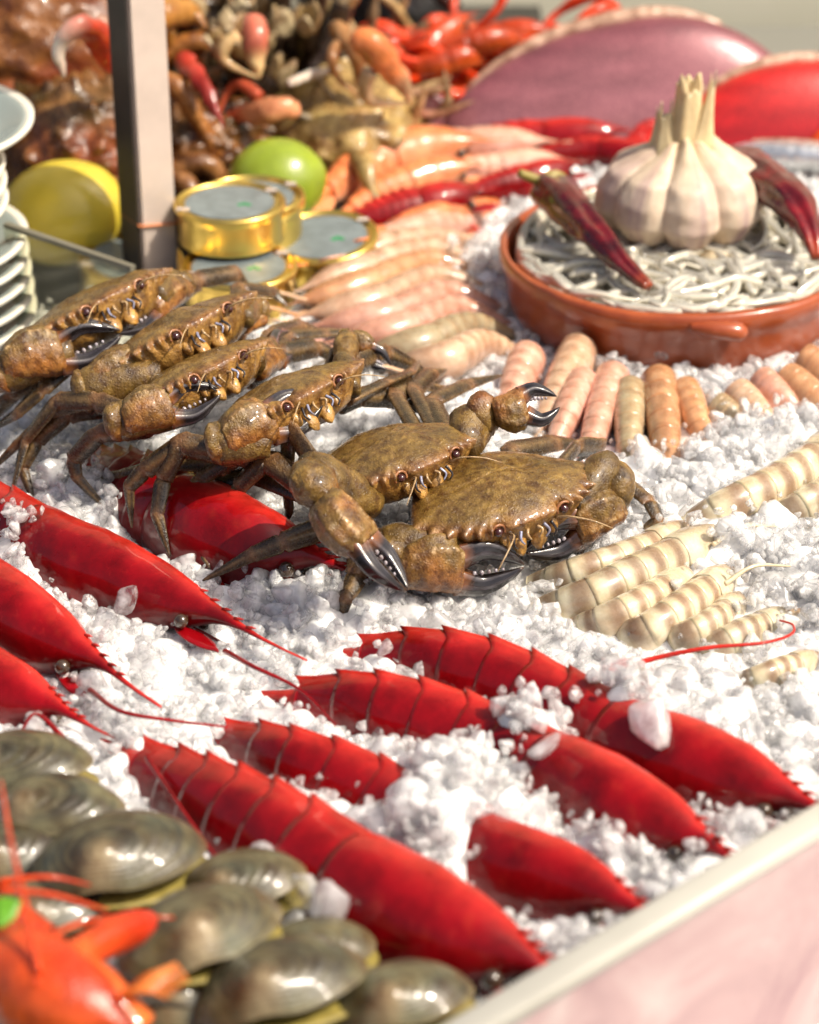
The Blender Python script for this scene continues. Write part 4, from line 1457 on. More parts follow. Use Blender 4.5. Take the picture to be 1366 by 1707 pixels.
chili('dark red dried chili with green stem lying over the left rim of the dish', [(918, 312, .052), (950, 345, .052), (1000, 400, .046), (1045, 445, .040), (1082, 478, .036)], ([0, 0.06, 0.25, 0.5, 0.8, 0.95, 1], [0.0085, 0.0115, 0.0105, 0.0082, 0.0052, 0.0036, 0.0024]), 3,
      stem=[(915, 308, .052), (890, 298, .056), (866, 288, .060)])
chili('red dried chili bent over the right side of the dish behind the garlic', [(1205, 262, .052), (1260, 290, .056), (1318, 335, .056), (1352, 385, .050), (1362, 430, .042)], ([0, 0.06, 0.3, 0.6, 0.85, 0.96, 1], [0.006, 0.0105, 0.0120, 0.0105, 0.0065, 0.004, 0.0024]), 5, tip='d85a1c')

# ------------------------------------------------------------------ shrimp tails fanned in front of the dish
TAILS = [((905, 712), (965, 590), .0090, 'pale', 'broad cream shrimp tail leaning on the ice, leftmost of the fan before the dish'),
         ((925, 742), (972, 640), .0075, 'pink', 'pink shrimp tail second from the left in the fan before the dish'),
         ((978, 768), (1022, 632), .0080, 'pink', 'long salmon pink shrimp tail standing left of the greenish one'),
         ((1048, 778), (1050, 655), .0075, 'green', 'greenish grey shrimp tail in the middle of the fan before the dish'),
         ((1116, 790), (1098, 640), .0085, 'amber', 'amber shrimp tail right of the greenish one, longest toward the camera'),
         ((1182, 758), (1142, 655), .0072, 'amber', 'amber shrimp tail with pale tip, just right of the longest amber one'),
         ((1238, 716), (1192, 680), .0068, 'green', 'short grey shrimp tail nearly buried in the ice before the dish'),
         ((1290, 724), (1228, 662), .0080, 'pale', 'cream shrimp tail lying slanted right of the buried grey one'),
         ((1335, 700), (1268, 640), .0075, 'pink', 'pale pink shrimp tail slanted toward the right edge'),
         ((1400, 705), (1310, 640), .0088, 'amber', 'glossy orange shrimp tail at the right edge, lower of two'),
         ((1410, 650), (1340, 605), .0082, 'amber', 'glossy orange shrimp tail at the right edge, upper of two'),
         ((838, 700), (880, 600), .0085, 'pink', 'faint pink shrimp tail behind the raised crab claw')]
for i, (a, b, R_, sp_, lb) in enumerate(TAILS):
    mid = ((a[0] + b[0]) / 2, (a[1] + b[1]) / 2 - 3)
    prawn('shrimp_tail', lb, 'shrimp', [(a[0], a[1], .000), (mid[0], mid[1], .006), (b[0], b[1], .008)], R_ * 1.22, sp_, 'shrimp tails fanned before the dish', head=False, taper=0.5, stepk=0.02, tint=0.92, seed=50 + i, fan=True, segs=6)

FAN = [((480, 470), (600, 430), (700, 402), (790, 405), 'pale', 'shrimp at the far side of the left fan, next to the tins'),
       ((500, 500), (610, 452), (710, 420), (795, 436), 'pale', 'second shrimp from the tins in the left fan'),
       ((485, 525), (610, 480), (715, 440), (805, 462), 'amber', 'third shrimp from the tins in the left fan, greenish head'),
       ((500, 545), (625, 508), (725, 466), (815, 490), 'pale', 'fourth shrimp from the tins in the left fan'),
       ((520, 562), (640, 532), (740, 492), (825, 514), 'pink', 'fifth shrimp from the tins in the left fan'),
       ((560, 585), (665, 556), (755, 518), (835, 540), 'pink', 'sixth shrimp from the tins in the left fan'),
       ((610, 605), (700, 580), (780, 546), (850, 562), 'green', 'grey-brown shrimp of the left fan, seventh from the tins'),
       ((670, 622), (740, 606), (800, 576), (858, 590), 'pale', 'shrimp of the left fan nearest the crabs')]
for i, (a, b, c, d, sp_, lb) in enumerate(FAN):
    prawn('shrimp', lb, 'shrimp', [(d[0], d[1], .000), (c[0], c[1], .008), (b[0], b[1], .009), (a[0], a[1], .004)], 0.0096, sp_, 'shrimps fanned left of the dish', seed=80 + i, stepk=0.07, tint=0.78, roll=-0.15, ab=0.6, rost=1.2,
          antenna=[[(a[0] + 10, a[1], .012), (a[0] - 40, a[1] - 12, .02), (a[0] - 90, a[1] + 6, .012)]])
BACKF = [((520, 440), (640, 402), (770, 385), 'orange', 'orange headed shrimp lying against the right tin'),
         ((590, 425), (700, 385), (810, 362), 'pink', 'pink shrimp behind the left fan, beside the red prawn'),
         ((640, 395), (740, 362), (840, 345), 'orange', 'orange shrimp between the red prawn and the dish rim')]
for i, (a, b, d, sp_, lb) in enumerate(BACKF):
    prawn('shrimp', lb, 'shrimp', [(d[0], d[1], .0), (b[0], b[1], .009), (a[0], a[1], .006)], 0.0085, sp_, 'shrimps behind the left fan', seed=100 + i, ab=0.58, rost=1.4,
          antenna=[[(a[0], a[1], .015), (a[0] - 40, a[1] + 5, .022), (a[0] - 85, a[1] + 20, .01)]])

# ------------------------------------------------------------------ striped prawns
TIG = [((895, 985), (960, 960), (1040, 935), (1110, 908), .0085, 'striped prawn at the back of the lower group, farthest from the camera'),
       ((905, 1032), (985, 1000), (1065, 962), (1150, 925), .0105, 'largest striped prawn of the lower group, its tail reaching up right'),
       ((955, 1062), (1020, 1035), (1075, 1008), (1120, 985), .0085, 'striped prawn third in the lower group'),
       ((1030, 1078), (1085, 1052), (1150, 1010), (1190, 985), .0090, 'striped prawn with white shine, fourth in the lower group'),
       ((1105, 1082), (1145, 1062), (1185, 1042), (1215, 1022), .0070, 'small striped prawn at the near end of the lower group'),
       ((1160, 1108), (1200, 1080), (1240, 1060), (1290, 1045), .0075, 'striped prawn almost hidden in ice under the red feeler'),
       ((1150, 892), (1215, 850), (1290, 815), (1375, 765), .0110, 'striped prawn at the right edge with brown snout, upper pair'),
       ((1290, 880), (1330, 850), (1375, 825), (1420, 800), .0085, 'grey striped prawn at the right edge beside the brown-snouted one'),
       ((1225, 1155), (1262, 1135), (1300, 1120), (1345, 1110), .0060, 'faint striped prawn sunk in the ice below the red feeler')]
for i, (a, b, c, d, R_, lb) in enumerate(TIG):
    bury = -0.003 if i in (5, 8) else 0.0
    e = (d[0] + (d[0] - c[0]) * 0.45, d[1] + (d[1] - c[1]) * 0.45)
    prawn('striped_prawn', lb, 'prawn', [(a[0], a[1], -.003 + bury), (b[0], b[1], .008 + bury), (c[0], c[1], .009 + bury), (d[0], d[1], .004 + bury), (e[0], e[1], .001)], R_, 'tiger', 'striped prawns on the ice', seed=120 + i, head=True, ab=0.70, rost=1.6, fan=False, roll=0.12, taper=0.8, stepk=0.014, legs=i < 5,
          antenna=[[(e[0], e[1], .012), (e[0] + 50, e[1] - 30, .016), (e[0] + 110, e[1] - 30, .012)]] if i in (1, 3) else ())
P = catmull(np.array([at(*p) for p in ((1016, 1121, .012), (1090, 1098, .015), (1180, 1080, .018), (1270, 1072, .018), (1318, 1058, .017), (1322, 1042, .016), (1300, 1034, .014))]), 60)
V, F = tube(P, np.linspace(0.0011, 0.0004, 60), 8)
tag(add('loose_feeler', V, F, M['red'], None, np.tile(srgb('cc2818'), (len(V), 1)), block=False), 'thin red prawn feeler lying on the ice by the striped prawns', 'feeler')

# ------------------------------------------------------------------ tins, fruit, post, plates, divider
def tin(label, px, py, z, R_, h, seed, tilt=(0, 0)):
    c = at(px, py, z)
    root = thing('tin', label, 'tin', (c[0], c[1], z - h), (tilt[0], tilt[1], 0), 'gold tins of preserves')
    V, F = lathe(resample(np.array([(0, 0), (0.93, 0), (0.97, 0.03), (0.94, 0.08), (0.94, 0.80), (0.97, 0.84)]) * [R_, h], 30), 56)
    body = add('can_wall', V, F, M['gold'], root)
    V, F = lathe(resample(np.array([(0, 0.80), (0.96, 0.80), (1.0, 0.84), (1.01, 0.92), (1.0, 0.98), (0.965, 1.0), (0.93, 0.98), (0.915, 0.92), (0.86, 0.915), (0.84, 0.935), (0.80, 0.93), (0.0, 0.93)]) * [R_, h], 50), 56)
    lid = add('lid', V, F, M['gold'], root)
    V, F = lathe(np.array([(0, 0.936 * h), (0.80 * R_, 0.936 * h), (0.80 * R_, 0.952 * h), (0, 0.952 * h)]), 48)
    add('paper_label', V, F, M['tinlabel'], root, smooth=False)
    rg = np.random.default_rng(seed)
    for q in range(3):                                    # green mark, out of focus in the picture
        V, F = lathe(np.array([(0, 0.9525 * h), (0.055 * R_, 0.9525 * h), (0.055 * R_, 0.957 * h), (0, 0.957 * h)]), 12)
        add('green_mark', V + np.array([0.2 * R_ + 0.07 * R_ * q, -0.12 * R_ + 0.05 * R_ * (q % 2), 0.0]), F, M['tinmark'], root, smooth=False)
    V, F = box((-0.8 * R_, -0.42 * R_, h * 0.99), (0.22 * R_, 0.10 * R_, 0.0012), None)
    add('pull_tab', V, F, M['post'], root, smooth=False)
    V, F = box((0.72 * R_, 0.5 * R_, h * 0.99), (0.2 * R_, 0.10 * R_, 0.0012), None)
    add('pull_tab', V, F, M['post'], root, smooth=False)
    return root


tin('gold tin at the bottom of the stack, behind the rearmost crab', 398, 440, .024, .0285, .022, 1)
tin('gold tin on top of the stack, right beside the post', 383, 334, .045, .0275, .0200, 2)
tin('gold tin half hidden behind the stack, below the lime', 418, 322, .041, .0270, .040, 3)
tin('gold tin right of the stack with green mark on its grey label', 543, 388, .022, .0278, .022, 4, (0.10, -0.06))
tin('gold tin partly hidden behind the post, next to the lemon', 215, 425, .012, .0260, .020, 5, (0.1, 0.1))


def fruit(name, label, px, py, r, mat, rot, nip):
    V, F = ellipsoid((0, 0, 0), r, None, 40, 28, lambda D: nip * np.clip(np.abs(D[:, 2]) - 0.9, 0, 1) * 10 * 0.12 + 0.01 * fbm(D, 3, 2, 4))
    c = at(px, py, 0)
    root = thing(name, label, name, (c[0], c[1], r[0] - 0.002), rot)
    add('rind', V, F, mat, root)
    V, F = ellipsoid((0, 0, -r[2] * (1 + 0.10 * nip)), (0.0022, 0.0022, 0.001), None, 10, 6)
    add('stem_end', V, F, M['stem'], root)
    return root


fruit('lemon', 'yellow lemon behind the glass divider left of the post', 112, 428, (.0265, .0265, .0325), M['lemon'], (0, 1.45, 0.1), 0.25)
fruit('lime', 'green lime behind the gold tins', 462, 372, (.0240, .0240, .0265), M['lime'], (0.6, 1.2, 0.6), 0.3)

# post
pc = at(256, 470, 0.0)
post = thing('steel_post', 'square steel post rising between the lemon and the tins', 'post', tuple(pc), (0, 0, math.radians(33)))
w = 0.0195
V, F = box((0, 0, 0.28), (w, w, 0.62))
import bmesh as _bm
bm = _bm.new()
bv_ = [bm.verts.new(v) for v in V]
for f in F:
    bm.faces.new([bv_[i] for i in f])
_bm.ops.recalc_face_normals(bm, faces=bm.faces[:])
_bm.ops.bevel(bm, geom=bm.edges[:], offset=0.0012, segments=2, affect='EDGES')
V = np.array([v.co[:] for v in bm.verts]); bm.verts.index_update()
F = [tuple(v.index for v in f.verts) for f in bm.faces]
bm.free()
add('shaft', V, F, M['post'], post, smooth=False)
V, F = box((-w / 2 - 0.0009, 0.0, 0.28), (0.0016, w * 0.96, 0.61))
add('painted_shade_strip', V, F, M['postshade'], post, smooth=False)  # shade of the post's left face, painted as a black strip
P = np.array([(-w * 0.56, -w * 0.56, 0.036), (w * 0.56, -w * 0.56, 0.033), (w * 0.56, w * 0.56, 0.035), (-w * 0.56, w * 0.56, 0.036), (-w * 0.56, -w * 0.56, 0.036)])
V, F = tube(resample(P, 40), 0.0006, 6)
add('thread', V, F, M['thread'], post, block=False)

# plates: their centres lie outside the left edge
def plate(label, cx, cy, z, R_, seed, deep=0.014, name='plate', grp='plates stacked at the left edge'):
    root = thing(name, label, name, (cx, cy, z), None, grp)
    pf = np.array([(0, 0), (0.55, 0), (0.6, 0.06), (0.78, 0.32), (0.97, 0.90), (1.0, 1.0), (0.985, 1.1), (0.94, 1.06), (0.76, 0.52), (0.58, 0.24), (0, 0.22)]) * [R_, deep]
    V, F = lathe(resample(pf, 44), 72)
    add('dish_body', V, F, M['china'], root)
    V, F = lathe(resample(np.array([(0.62, 0.31), (0.76, 0.54), (0.925, 1.03), (0.93, 1.10), (0.75, 0.60), (0.61, 0.36), (0.62, 0.31)]) * [R_, deep], 20), 72, closed=True)
    add('grey_band', V, F, M['chinadark'], root)
    return root


base = at(-150, 545, 0.0)
edge = at(36, 520, 0.03)[0]
for k in range(5):
    plate('plate number %s from the bottom of the stack at the left edge' % ('one', 'two', 'three', 'four', 'five')[k], base[0], base[1], -0.006 + 0.0095 * k, edge - base[0] - 0.0005 * k, k)
for k in range(3):
    plate('small bowl number %s from the bottom, standing on the stacked plates' % ('one', 'two', 'three', 'four')[k], base[0] - 0.004, base[1], 0.046 + 0.009 * k, edge - base[0] - 0.006, 20 + k, 0.017, 'bowl', 'bowls on the plate stack')
plate('topmost wide plate above the bowls at the left edge', base[0] - 0.002, base[1] + 0.02, 0.080, edge - base[0] + 0.004, 40, 0.016)

# glass divider running from the plates to the post
da, db = at(10, 372, .052), at(222, 444, .052)
dv = thing('glass_divider', 'clear glass divider standing before the lemon, left of the post', 'divider', tuple((da + db) / 2 * [1, 1, 0]))
d0 = np.array(dv.location)
dd = norm((db - da) * [1, 1, 0])
Rm = np.stack([dd, np.cross([0, 0, 1.0], dd), [0, 0, 1]], 1)
V, F = box((da + db) / 2 * [1, 1, 0] + np.array([0, 0, 0.004]), (np.linalg.norm((db - da)[:2]), 0.003, 0.092), Rm)
add('pane', V - d0, F, M['glass'], dv, smooth=False)
V, F = box((da + db) / 2 * [1, 1, 0] + np.array([0, 0, 0.0512]), (np.linalg.norm((db - da)[:2]), 0.0034, 0.0022), Rm)
add('top_edge', V - d0, F, M['darkedge'], dv, smooth=False)

# ------------------------------------------------------------------ fish, back prawns
def fish(name, label, cat, px, py, z, L, H, T, yaw, lean, top, side, belly, seed, mat, group=None, line=None, skew=0.0):
    c = at(px, py, 0)
    root = thing(name, label, cat, (c[0], c[1], z), (lean, 0, yaw), group)
    n, m = 60, 40
    x = np.linspace(-1, 1, n)
    prof = np.clip(1 - np.abs(x - skew * (1 - np.abs(x))) ** 2.1, 0.0004, 1) ** 0.62
    b = np.linspace(0, 2 * PI, m, endpoint=False)
    rings = np.stack([np.broadcast_to((x * L)[:, None], (n, m)), -np.cos(b)[None] * T * prof[:, None] ** 0.8, np.sin(b)[None] * H * prof[:, None]], 2)
    V, F = loft(rings, flip=True)
    s = np.concatenate([np.tile(np.sin(b), n), [0, 0]])[:, None]
    k = np.clip(s, 0, 1) ** 1.2
    q = np.clip(-s, 0, 1)
    cc = side * (1 - k) + top * k
    cc = cc * (1 - q) + belly * q
    row = 0.5 + 0.5 * np.sin(V[:, 2:3] / H * 26 + V[:, 0:1] / L * 3)
    cc = cc * (0.86 + 0.28 * row) * (1 + 0.2 * fbm(V, 30, 2, seed)[:, None])
    add('fish_body', V, F, mat, root, cc)
    # dorsal fin
    n2 = 40
    x2 = np.linspace(-0.86, 0.5, n2)
    zt = np.interp(x2, x, prof) * H
    rings = []
    for xi, zi, f in zip(x2, zt, np.linspace(0, 1, n2)):
        hgt = 0.10 * H * math.sin(PI * min(max(f, 0.02), 0.98)) ** 0.5
        ys = np.array([-0.0012, 0.0012, 0.0005, -0.0005])
        zs = np.array([zi - 0.004, zi - 0.004, zi + hgt, zi + hgt])
        rings.append(np.c_[np.full(4, xi * L), ys, zs])
    V, F = loft(np.array(rings))
    add('dorsal_fin', V, F, M['bg'], root, np.tile(srgb('d8b49c'), (len(V), 1)))
    for sx in (-1, 1):
        V, F = leaf((sx * L * 0.96, 0, 0.0), (sx, 0, 0.35), (0, 1, 0), L * 0.3, H * 0.35, 0.0015)
        add('tail_fin', V, F, M['bg'], root, np.tile(top, (len(V), 1))) if sx < 0 else None
    if line is not None:
        P = catmull(np.array(line) * [L, T, H], 30)
        V, F = tube(P, 0.0022, 8)
        add('gill_edge', V, F, M['red'], root, np.tile(srgb('f05a20'), (len(V), 1)))
    return root


fish('pink_fish', 'big pink-purple fish arching behind the garlic', 'fish', 1045, 240, 0.006, .108, .066, .022, 0.05, -0.35, srgb('8a4c54'), srgb('ac747a'), srgb('983c42'), 1, M['fish'], skew=0.25)
fish('red_fish', 'bright red fish at the right edge behind the dish', 'fish', 1345, 262, 0.004, .085, .050, .022, 0.1, -0.3, srgb('e02a20'), srgb('b81c24'), srgb('b03a40'), 2, M['fish'], line=[(-0.2, -1.0, -0.35), (-0.05, -1.12, 0.1), (0.15, -1.1, 0.35), (0.4, -1.05, 0.42)])
for i, (px, py, yw) in enumerate(((1290, 262, 0.3), (1345, 272, 0.1), (1330, 290, -0.2))):
    fish('silver_fish', ('small silver fish nearest the garlic, behind the dish', 'small silver fish at the right edge behind the dish', 'small silver fish closest to the bent chili')[i], 'fish', px, py, 0.010, .045, .009, .010, yw, -0.2, srgb('c8ccd0'), srgb('e4e6e8'), srgb('f0f0f0'), 5 + i, M['silver'], 'silver fish behind the dish')
BP = [([(600, 372), (660, 362), (730, 352), (790, 345)], .013, 'red', 'dark red prawn between the right tin and the orange shrimps'),
      ([(790, 322), (850, 312), (910, 300), (960, 292)], .010, 'red', 'red prawn behind the left rim of the dish'),
      ([(760, 248), (850, 240), (950, 238), (1040, 240)], .012, 'red', 'red prawn lying under the pink fish'),
      ([(905, 262), (980, 256), (1040, 262), (1090, 268)], .009, 'red', 'red prawn just behind the garlic, left side'),
      ([(545, 322), (610, 282), (700, 262), (800, 262)], .015, 'orange', 'large orange prawn curled right of the lime'),
      ([(585, 352), (640, 322), (720, 300), (800, 296)], .011, 'orange', 'orange prawn in front of the large curled one'),
      ([(640, 262), (720, 250), (830, 252), (920, 258)], .012, 'pink', 'pink prawn in the back row, in front of the pink fish'),
      ([(720, 300), (800, 285), (880, 280), (950, 285)], .009, 'pink', 'pale pink prawn behind the red prawn by the dish')]
for i, (cc, R_, sp_, lb) in enumerate(BP):
    prawn('back_prawn', lb, 'prawn', [(x, y, .010 + (0.004 if i == 4 else 0)) for x, y in cc], R_, sp_, 'prawns behind the dish', seed=140 + i, roll=-0.2, rost=1.0, legs=i < 6)

# ------------------------------------------------------------------ the heap in the background
V, F = box((-0.22, 0.52, -0.026), (0.62, 0.46, 0.02))
struct('back_tray', V, F, M['mat'])


def knob_shell(label, px, py, r, tint, tint2, seed, spike=0.22, z=0.0):
    c = at(px, py, z)
    root = thing('spider_crab', label, 'crab', (c[0], c[1], z), (0.15, 0, seed * 0.7), 'cooked crabs in the background')
    rg = np.random.default_rng(seed)
    D = norm(rg.normal(size=(190, 3)))

    def disp(d):
        k = np.max(np.exp((d @ D.T - 1) * 260), axis=1)
        return spike * 0.55 * k + 0.07 * fbm(d, 3, 3, seed)
    V, F = ellipsoid((0, 0, r[2] * 0.55), r, None, 140, 90, disp)
    n1 = (0.5 + 0.5 * fbm(V, 55, 3, seed))[:, None]
    n2 = np.clip(fbm(V, 28, 2, seed + 9) * 2.2 - 0.2, 0, 1)[:, None]
    cc = tint * (1 - n1) + tint2 * n1
    cc = cc * (1 - 0.35 * n2) + srgb('b04028') * 0.35 * n2
    add('shell', V, F, M['bg'], root, cc)
    for s in (-1, 1):
        for k in range(3):
            a0 = s * (0.5 + 0.55 * k) - PI / 2
            d = np.array([math.cos(a0), math.sin(a0), 0])
            P = catmull(np.array([d * r[0] * 0.7 + [0, 0, r[2] * 0.4], d * r[0] * 1.25 + [0, 0, r[2] * 0.75], d * r[0] * 1.6 + [0, 0, r[2] * 0.1]]), 20)
            V, F = tube(P, np.linspace(0.0085, 0.0035, 20), 12)
            V = V + 0.0008 * fbm(V, 150, 2, k)[:, None]
            add('leg', V, F, M['bg'], root, tint2 * (1 + 0.4 * fbm(V, 60, 2, seed + k)[:, None]))
    return root


knob_shell('knobbly brown spider crab shell between the plates and the post', 118, 352, (.056, .045, .046), srgb('4c3e1c'), srgb('96683a'), 3, z=0.0)
knob_shell('knobbly reddish spider crab just right of the post', 330, 300, (.044, .042, .034), srgb('4a3a1c'), srgb('9a6434'), 5)
knob_shell('yellow-olive crab shell behind the lime', 575, 268, (.060, .045, .034), srgb('9a8248'), srgb('c8aa6c'), 7, spike=0.05)
knob_shell('rust brown crab in the upper left corner', 60, 190, (.075, .05, .055), srgb('6a3c1c'), srgb('a87038'), 9, spike=0.08, z=0.03)
knob_shell('dark spider crab at the top of the heap behind the post', 300, 150, (.05, .05, .05), srgb('4a3a20'), srgb('9a7848'), 13)


def pincer(label, path, r, base_c, tip_c, seed, split=True):
    P = catmull(np.array([at(*p) for p in path]), 40)
    b0 = P[0]
    root = thing('crab_claw', label, 'claw', tuple(b0), None, 'cooked claws in the background')
    s = np.linspace(0, 1, 40)
    rr = 0.52 * r * np.interp(s, [0, 0.1, 0.35, 0.6, 0.85, 1], [0.6, 0.9, 1.0, 0.85, 0.45, 0.10])
    V, F = tube(P, rr, 18, (0.2, -1, 0.3), 1.25)
    V = V + 0.0009 * fbm(V, 120, 2, seed)[:, None]
    tt = np.concatenate([np.repeat(s, 18), [0, 1]])[:, None]
    k = np.clip((tt - 0.55) / 0.2, 0, 1)
    c = base_c * (1 - k) + tip_c * k
    add('claw', V - b0, F, M['red'], root, c * (1 + 0.25 * fbm(V, 70, 2, seed)[:, None]))
    if split:
        T = norm(P[-1] - P[20])
        sd = norm(np.cross(T, [0, -1, 0.4]))
        Q = P[16:] + sd * (r * 1.5 * np.sin(np.linspace(0.5, PI, 24)))[:, None]
        V, F = tube(Q, rr[16:] * 0.7, 14, (0.2, -1, 0.3))
        add('movable_finger', V - b0, F, M['red'], root, np.tile(tip_c * 0.9, (len(V), 1)))
    return root


pincer('red cooked claw with white shiny tip left of the post', [(190, 110, .09), (165, 60, .11), (128, 45, .12), (100, 80, .11), (108, 128, .095)], .0115, srgb('d8482a'), srgb('e8d8c8'), 1, False)
pincer('small red claw tip at the left edge above the top plate', [(-30, 110, .065), (0, 118, .062), (25, 140, .055), (35, 160, .05)], .009, srgb('d83a34'), srgb('d8c8c0'), 2, False)
pincer('dark red claw finger slanting right of the post', [(300, 95, .07), (330, 130, .07), (355, 175, .06), (372, 215, .05)], .0085, srgb('c03c30'), srgb('8a2a24'), 3, False)
pincer('pale upright claw with pink top in the heap', [(425, 30, .09), (425, 60, .085), (428, 95, .075), (432, 130, .065)], .012, srgb('d87860'), srgb('e6c690'), 4)
pincer('large cream and orange claw beside the orange crayfish', [(590, 60, .09), (620, 80, .085), (655, 120, .07), (685, 170, .05)], .0125, srgb('e88a50'), srgb('eccca0'), 5)
pincer('orange claw pointing up in the middle of the heap', [(325, 60, .07), (322, 90, .065), (318, 125, .055)], .009, srgb('c87830'), srgb('c8642c'), 6, False)
pincer('pinkish flat claw lying above the lime', [(500, 180, .05), (450, 185, .05), (400, 190, .045), (360, 205, .04)], .0105, srgb('e09a70'), srgb('e06a48'), 7)
pincer('brown claw with pale stripe near the grey stone', [(560, 40, .08), (590, 85, .075), (600, 130, .06), (606, 165, .05)], .009, srgb('a8784a'), srgb('c09060'), 8)
pincer('thin white leg lying across the dark heap', [(480, 140, .06), (510, 128, .06), (540, 118, .058), (570, 112, .055)], .0045, srgb('e0d8cc'), srgb('f0ece4'), 9, False)
pincer('orange-brown claw behind the post top', [(262, 30, .09), (290, 20, .09), (320, 25, .085), (345, 45, .08)], .013, srgb('c89048'), srgb('b8803c'), 10)

# more legs of the cooked crabs, crossing each other over the heap
SPIDERS = [o for o in COL.objects if o.name.startswith('spider_crab')]
bpy.context.view_layer.update()
rg = np.random.default_rng(66)
for k in range(46):
    px, py = rg.uniform(-10, 720), rg.uniform(5, 235)
    if 170 < px < 290:
        px += 120
    Y = 0.36 + (240 - py) * 0.0009
    c = aty(px, py, Y)
    a = rg.uniform(0, PI)
    L_ = rg.uniform(0.018, 0.04)
    d = np.array([math.cos(a), -0.3 * math.sin(a), math.sin(a)]) * L_
    w_ = np.cross(norm(d), [0, -1, 0]) * L_ * rg.uniform(-0.5, 0.5)
    P = catmull(np.array([c - d, c - d * 0.3 + w_ * 0.6, c + d * 0.25 + w_, c + d]), 24)
    r = rg.uniform(0.003, 0.0062) * np.interp(np.linspace(0, 1, 24), [0, 0.3, 0.36, 0.42, 0.66, 0.72, 0.8, 1], [0.9, 1.0, 0.75, 0.95, 0.85, 0.6, 0.7, 0.12])
    V, F = tube(P, r, 12, (0, -1, 0.2), 0.8)
    cc = (srgb('94502a'), srgb('b87a3a'), srgb('6a4a28'), srgb('c8a868'), srgb('983a26'), srgb('4a3a24'))[k % 6]
    tt = np.concatenate([np.repeat(np.linspace(0, 1, 24), 12), [0, 1]])[:, None]
    own = min(SPIDERS, key=lambda q: (q.matrix_world.translation - Vector(c)).length)
    W_ = np.array(own.matrix_world.inverted())
    add('leg', V @ W_[:3, :3].T + W_[:3, 3], F, M['bg'], own, cc * (1 - 0.5 * tt) + srgb('e6d2a8') * 0.5 * tt, block=False)

# goose barnacles: dark stalks with pale plated tips
rg = np.random.default_rng(41)
proto = []
for k in range(4):
    h = 0.030 + 0.006 * k
    P = catmull(np.array([(0, 0, 0), (0.003, 0.001, h * 0.4), (0.001 * k, 0.002, h * 0.75), (0.0, 0.0, h)]), 16)
    V, F = tube(P, np.interp(np.linspace(0, 1, 16), [0, 0.5, 0.9, 1], [0.0055, 0.0062, 0.0068, 0.006]), 14, (0, 1, 0))
    st = mesh_of('stalk', V, F, M['bg'], srgb('3a2c20') * (1 + 0.4 * fbm(V, 100, 2, k)[:, None]))
    pls = []
    for j in range(4):
        a0 = j * PI / 2 + 0.3
        d = np.array([math.cos(a0), math.sin(a0), 0])
        V, F = leaf(np.array([0, 0, h * 0.93]) + d * 0.0045, d * 0.12 + np.array([0, 0, 1]), d, 0.016, 0.0055, 0.0014)
        pls.append(mesh_of('plate', V, F, M['bg'], np.tile((srgb('cdb98c'), srgb('b8a070'), srgb('d8c8a0'), srgb('a88a60'))[j], (len(V), 1))))
    proto.append((st, pls))
for k in range(44):
    px, py = rg.uniform(265, 560), rg.uniform(60, 190)
    c = at(px, py, 0.035)
    st, pls = proto[k % 4]
    root = thing('goose_barnacle', 'dark goose barnacle with pale plates in the heap right of the post', 'barnacle', (c[0], c[1], rg.uniform(0.01, 0.05)), (rg.uniform(-0.7, 0.7), rg.uniform(-0.7, 0.7), rg.uniform(0, 6)), 'goose barnacles in the background heap')
    o = bpy.data.objects.new('stalk', st); COL.objects.link(o); o.parent = root
    for pm in pls:
        o = bpy.data.objects.new('plate', pm); COL.objects.link(o); o.parent = root
c = at(625, 100, 0.0)
root = thing('rounded_shell', 'dark grey rounded shell at the back beside the wall', 'shell', (c[0], c[1] + 0.05, 0.0))
V, F = ellipsoid((0, 0, 0.05), (.055, .04, .055), None, 40, 28, lambda D: 0.06 * fbm(D, 2.2, 3, 3))
add('shell', V, F, M['bg'], root, srgb('55565a') * (1 + 0.5 * fbm(V, 50, 3, 1)[:, None]))
V, F = tube(catmull(np.array([(-0.07, -0.03, 0.06), (-0.03, -0.045, 0.075), (0.02, -0.05, 0.06), (0.05, -0.04, 0.03)]), 20), np.linspace(0.004, 0.006, 20), 10)
add('ridge', V, F, M['bg'], root, np.tile(srgb('5a3a34'), (len(V), 1)))

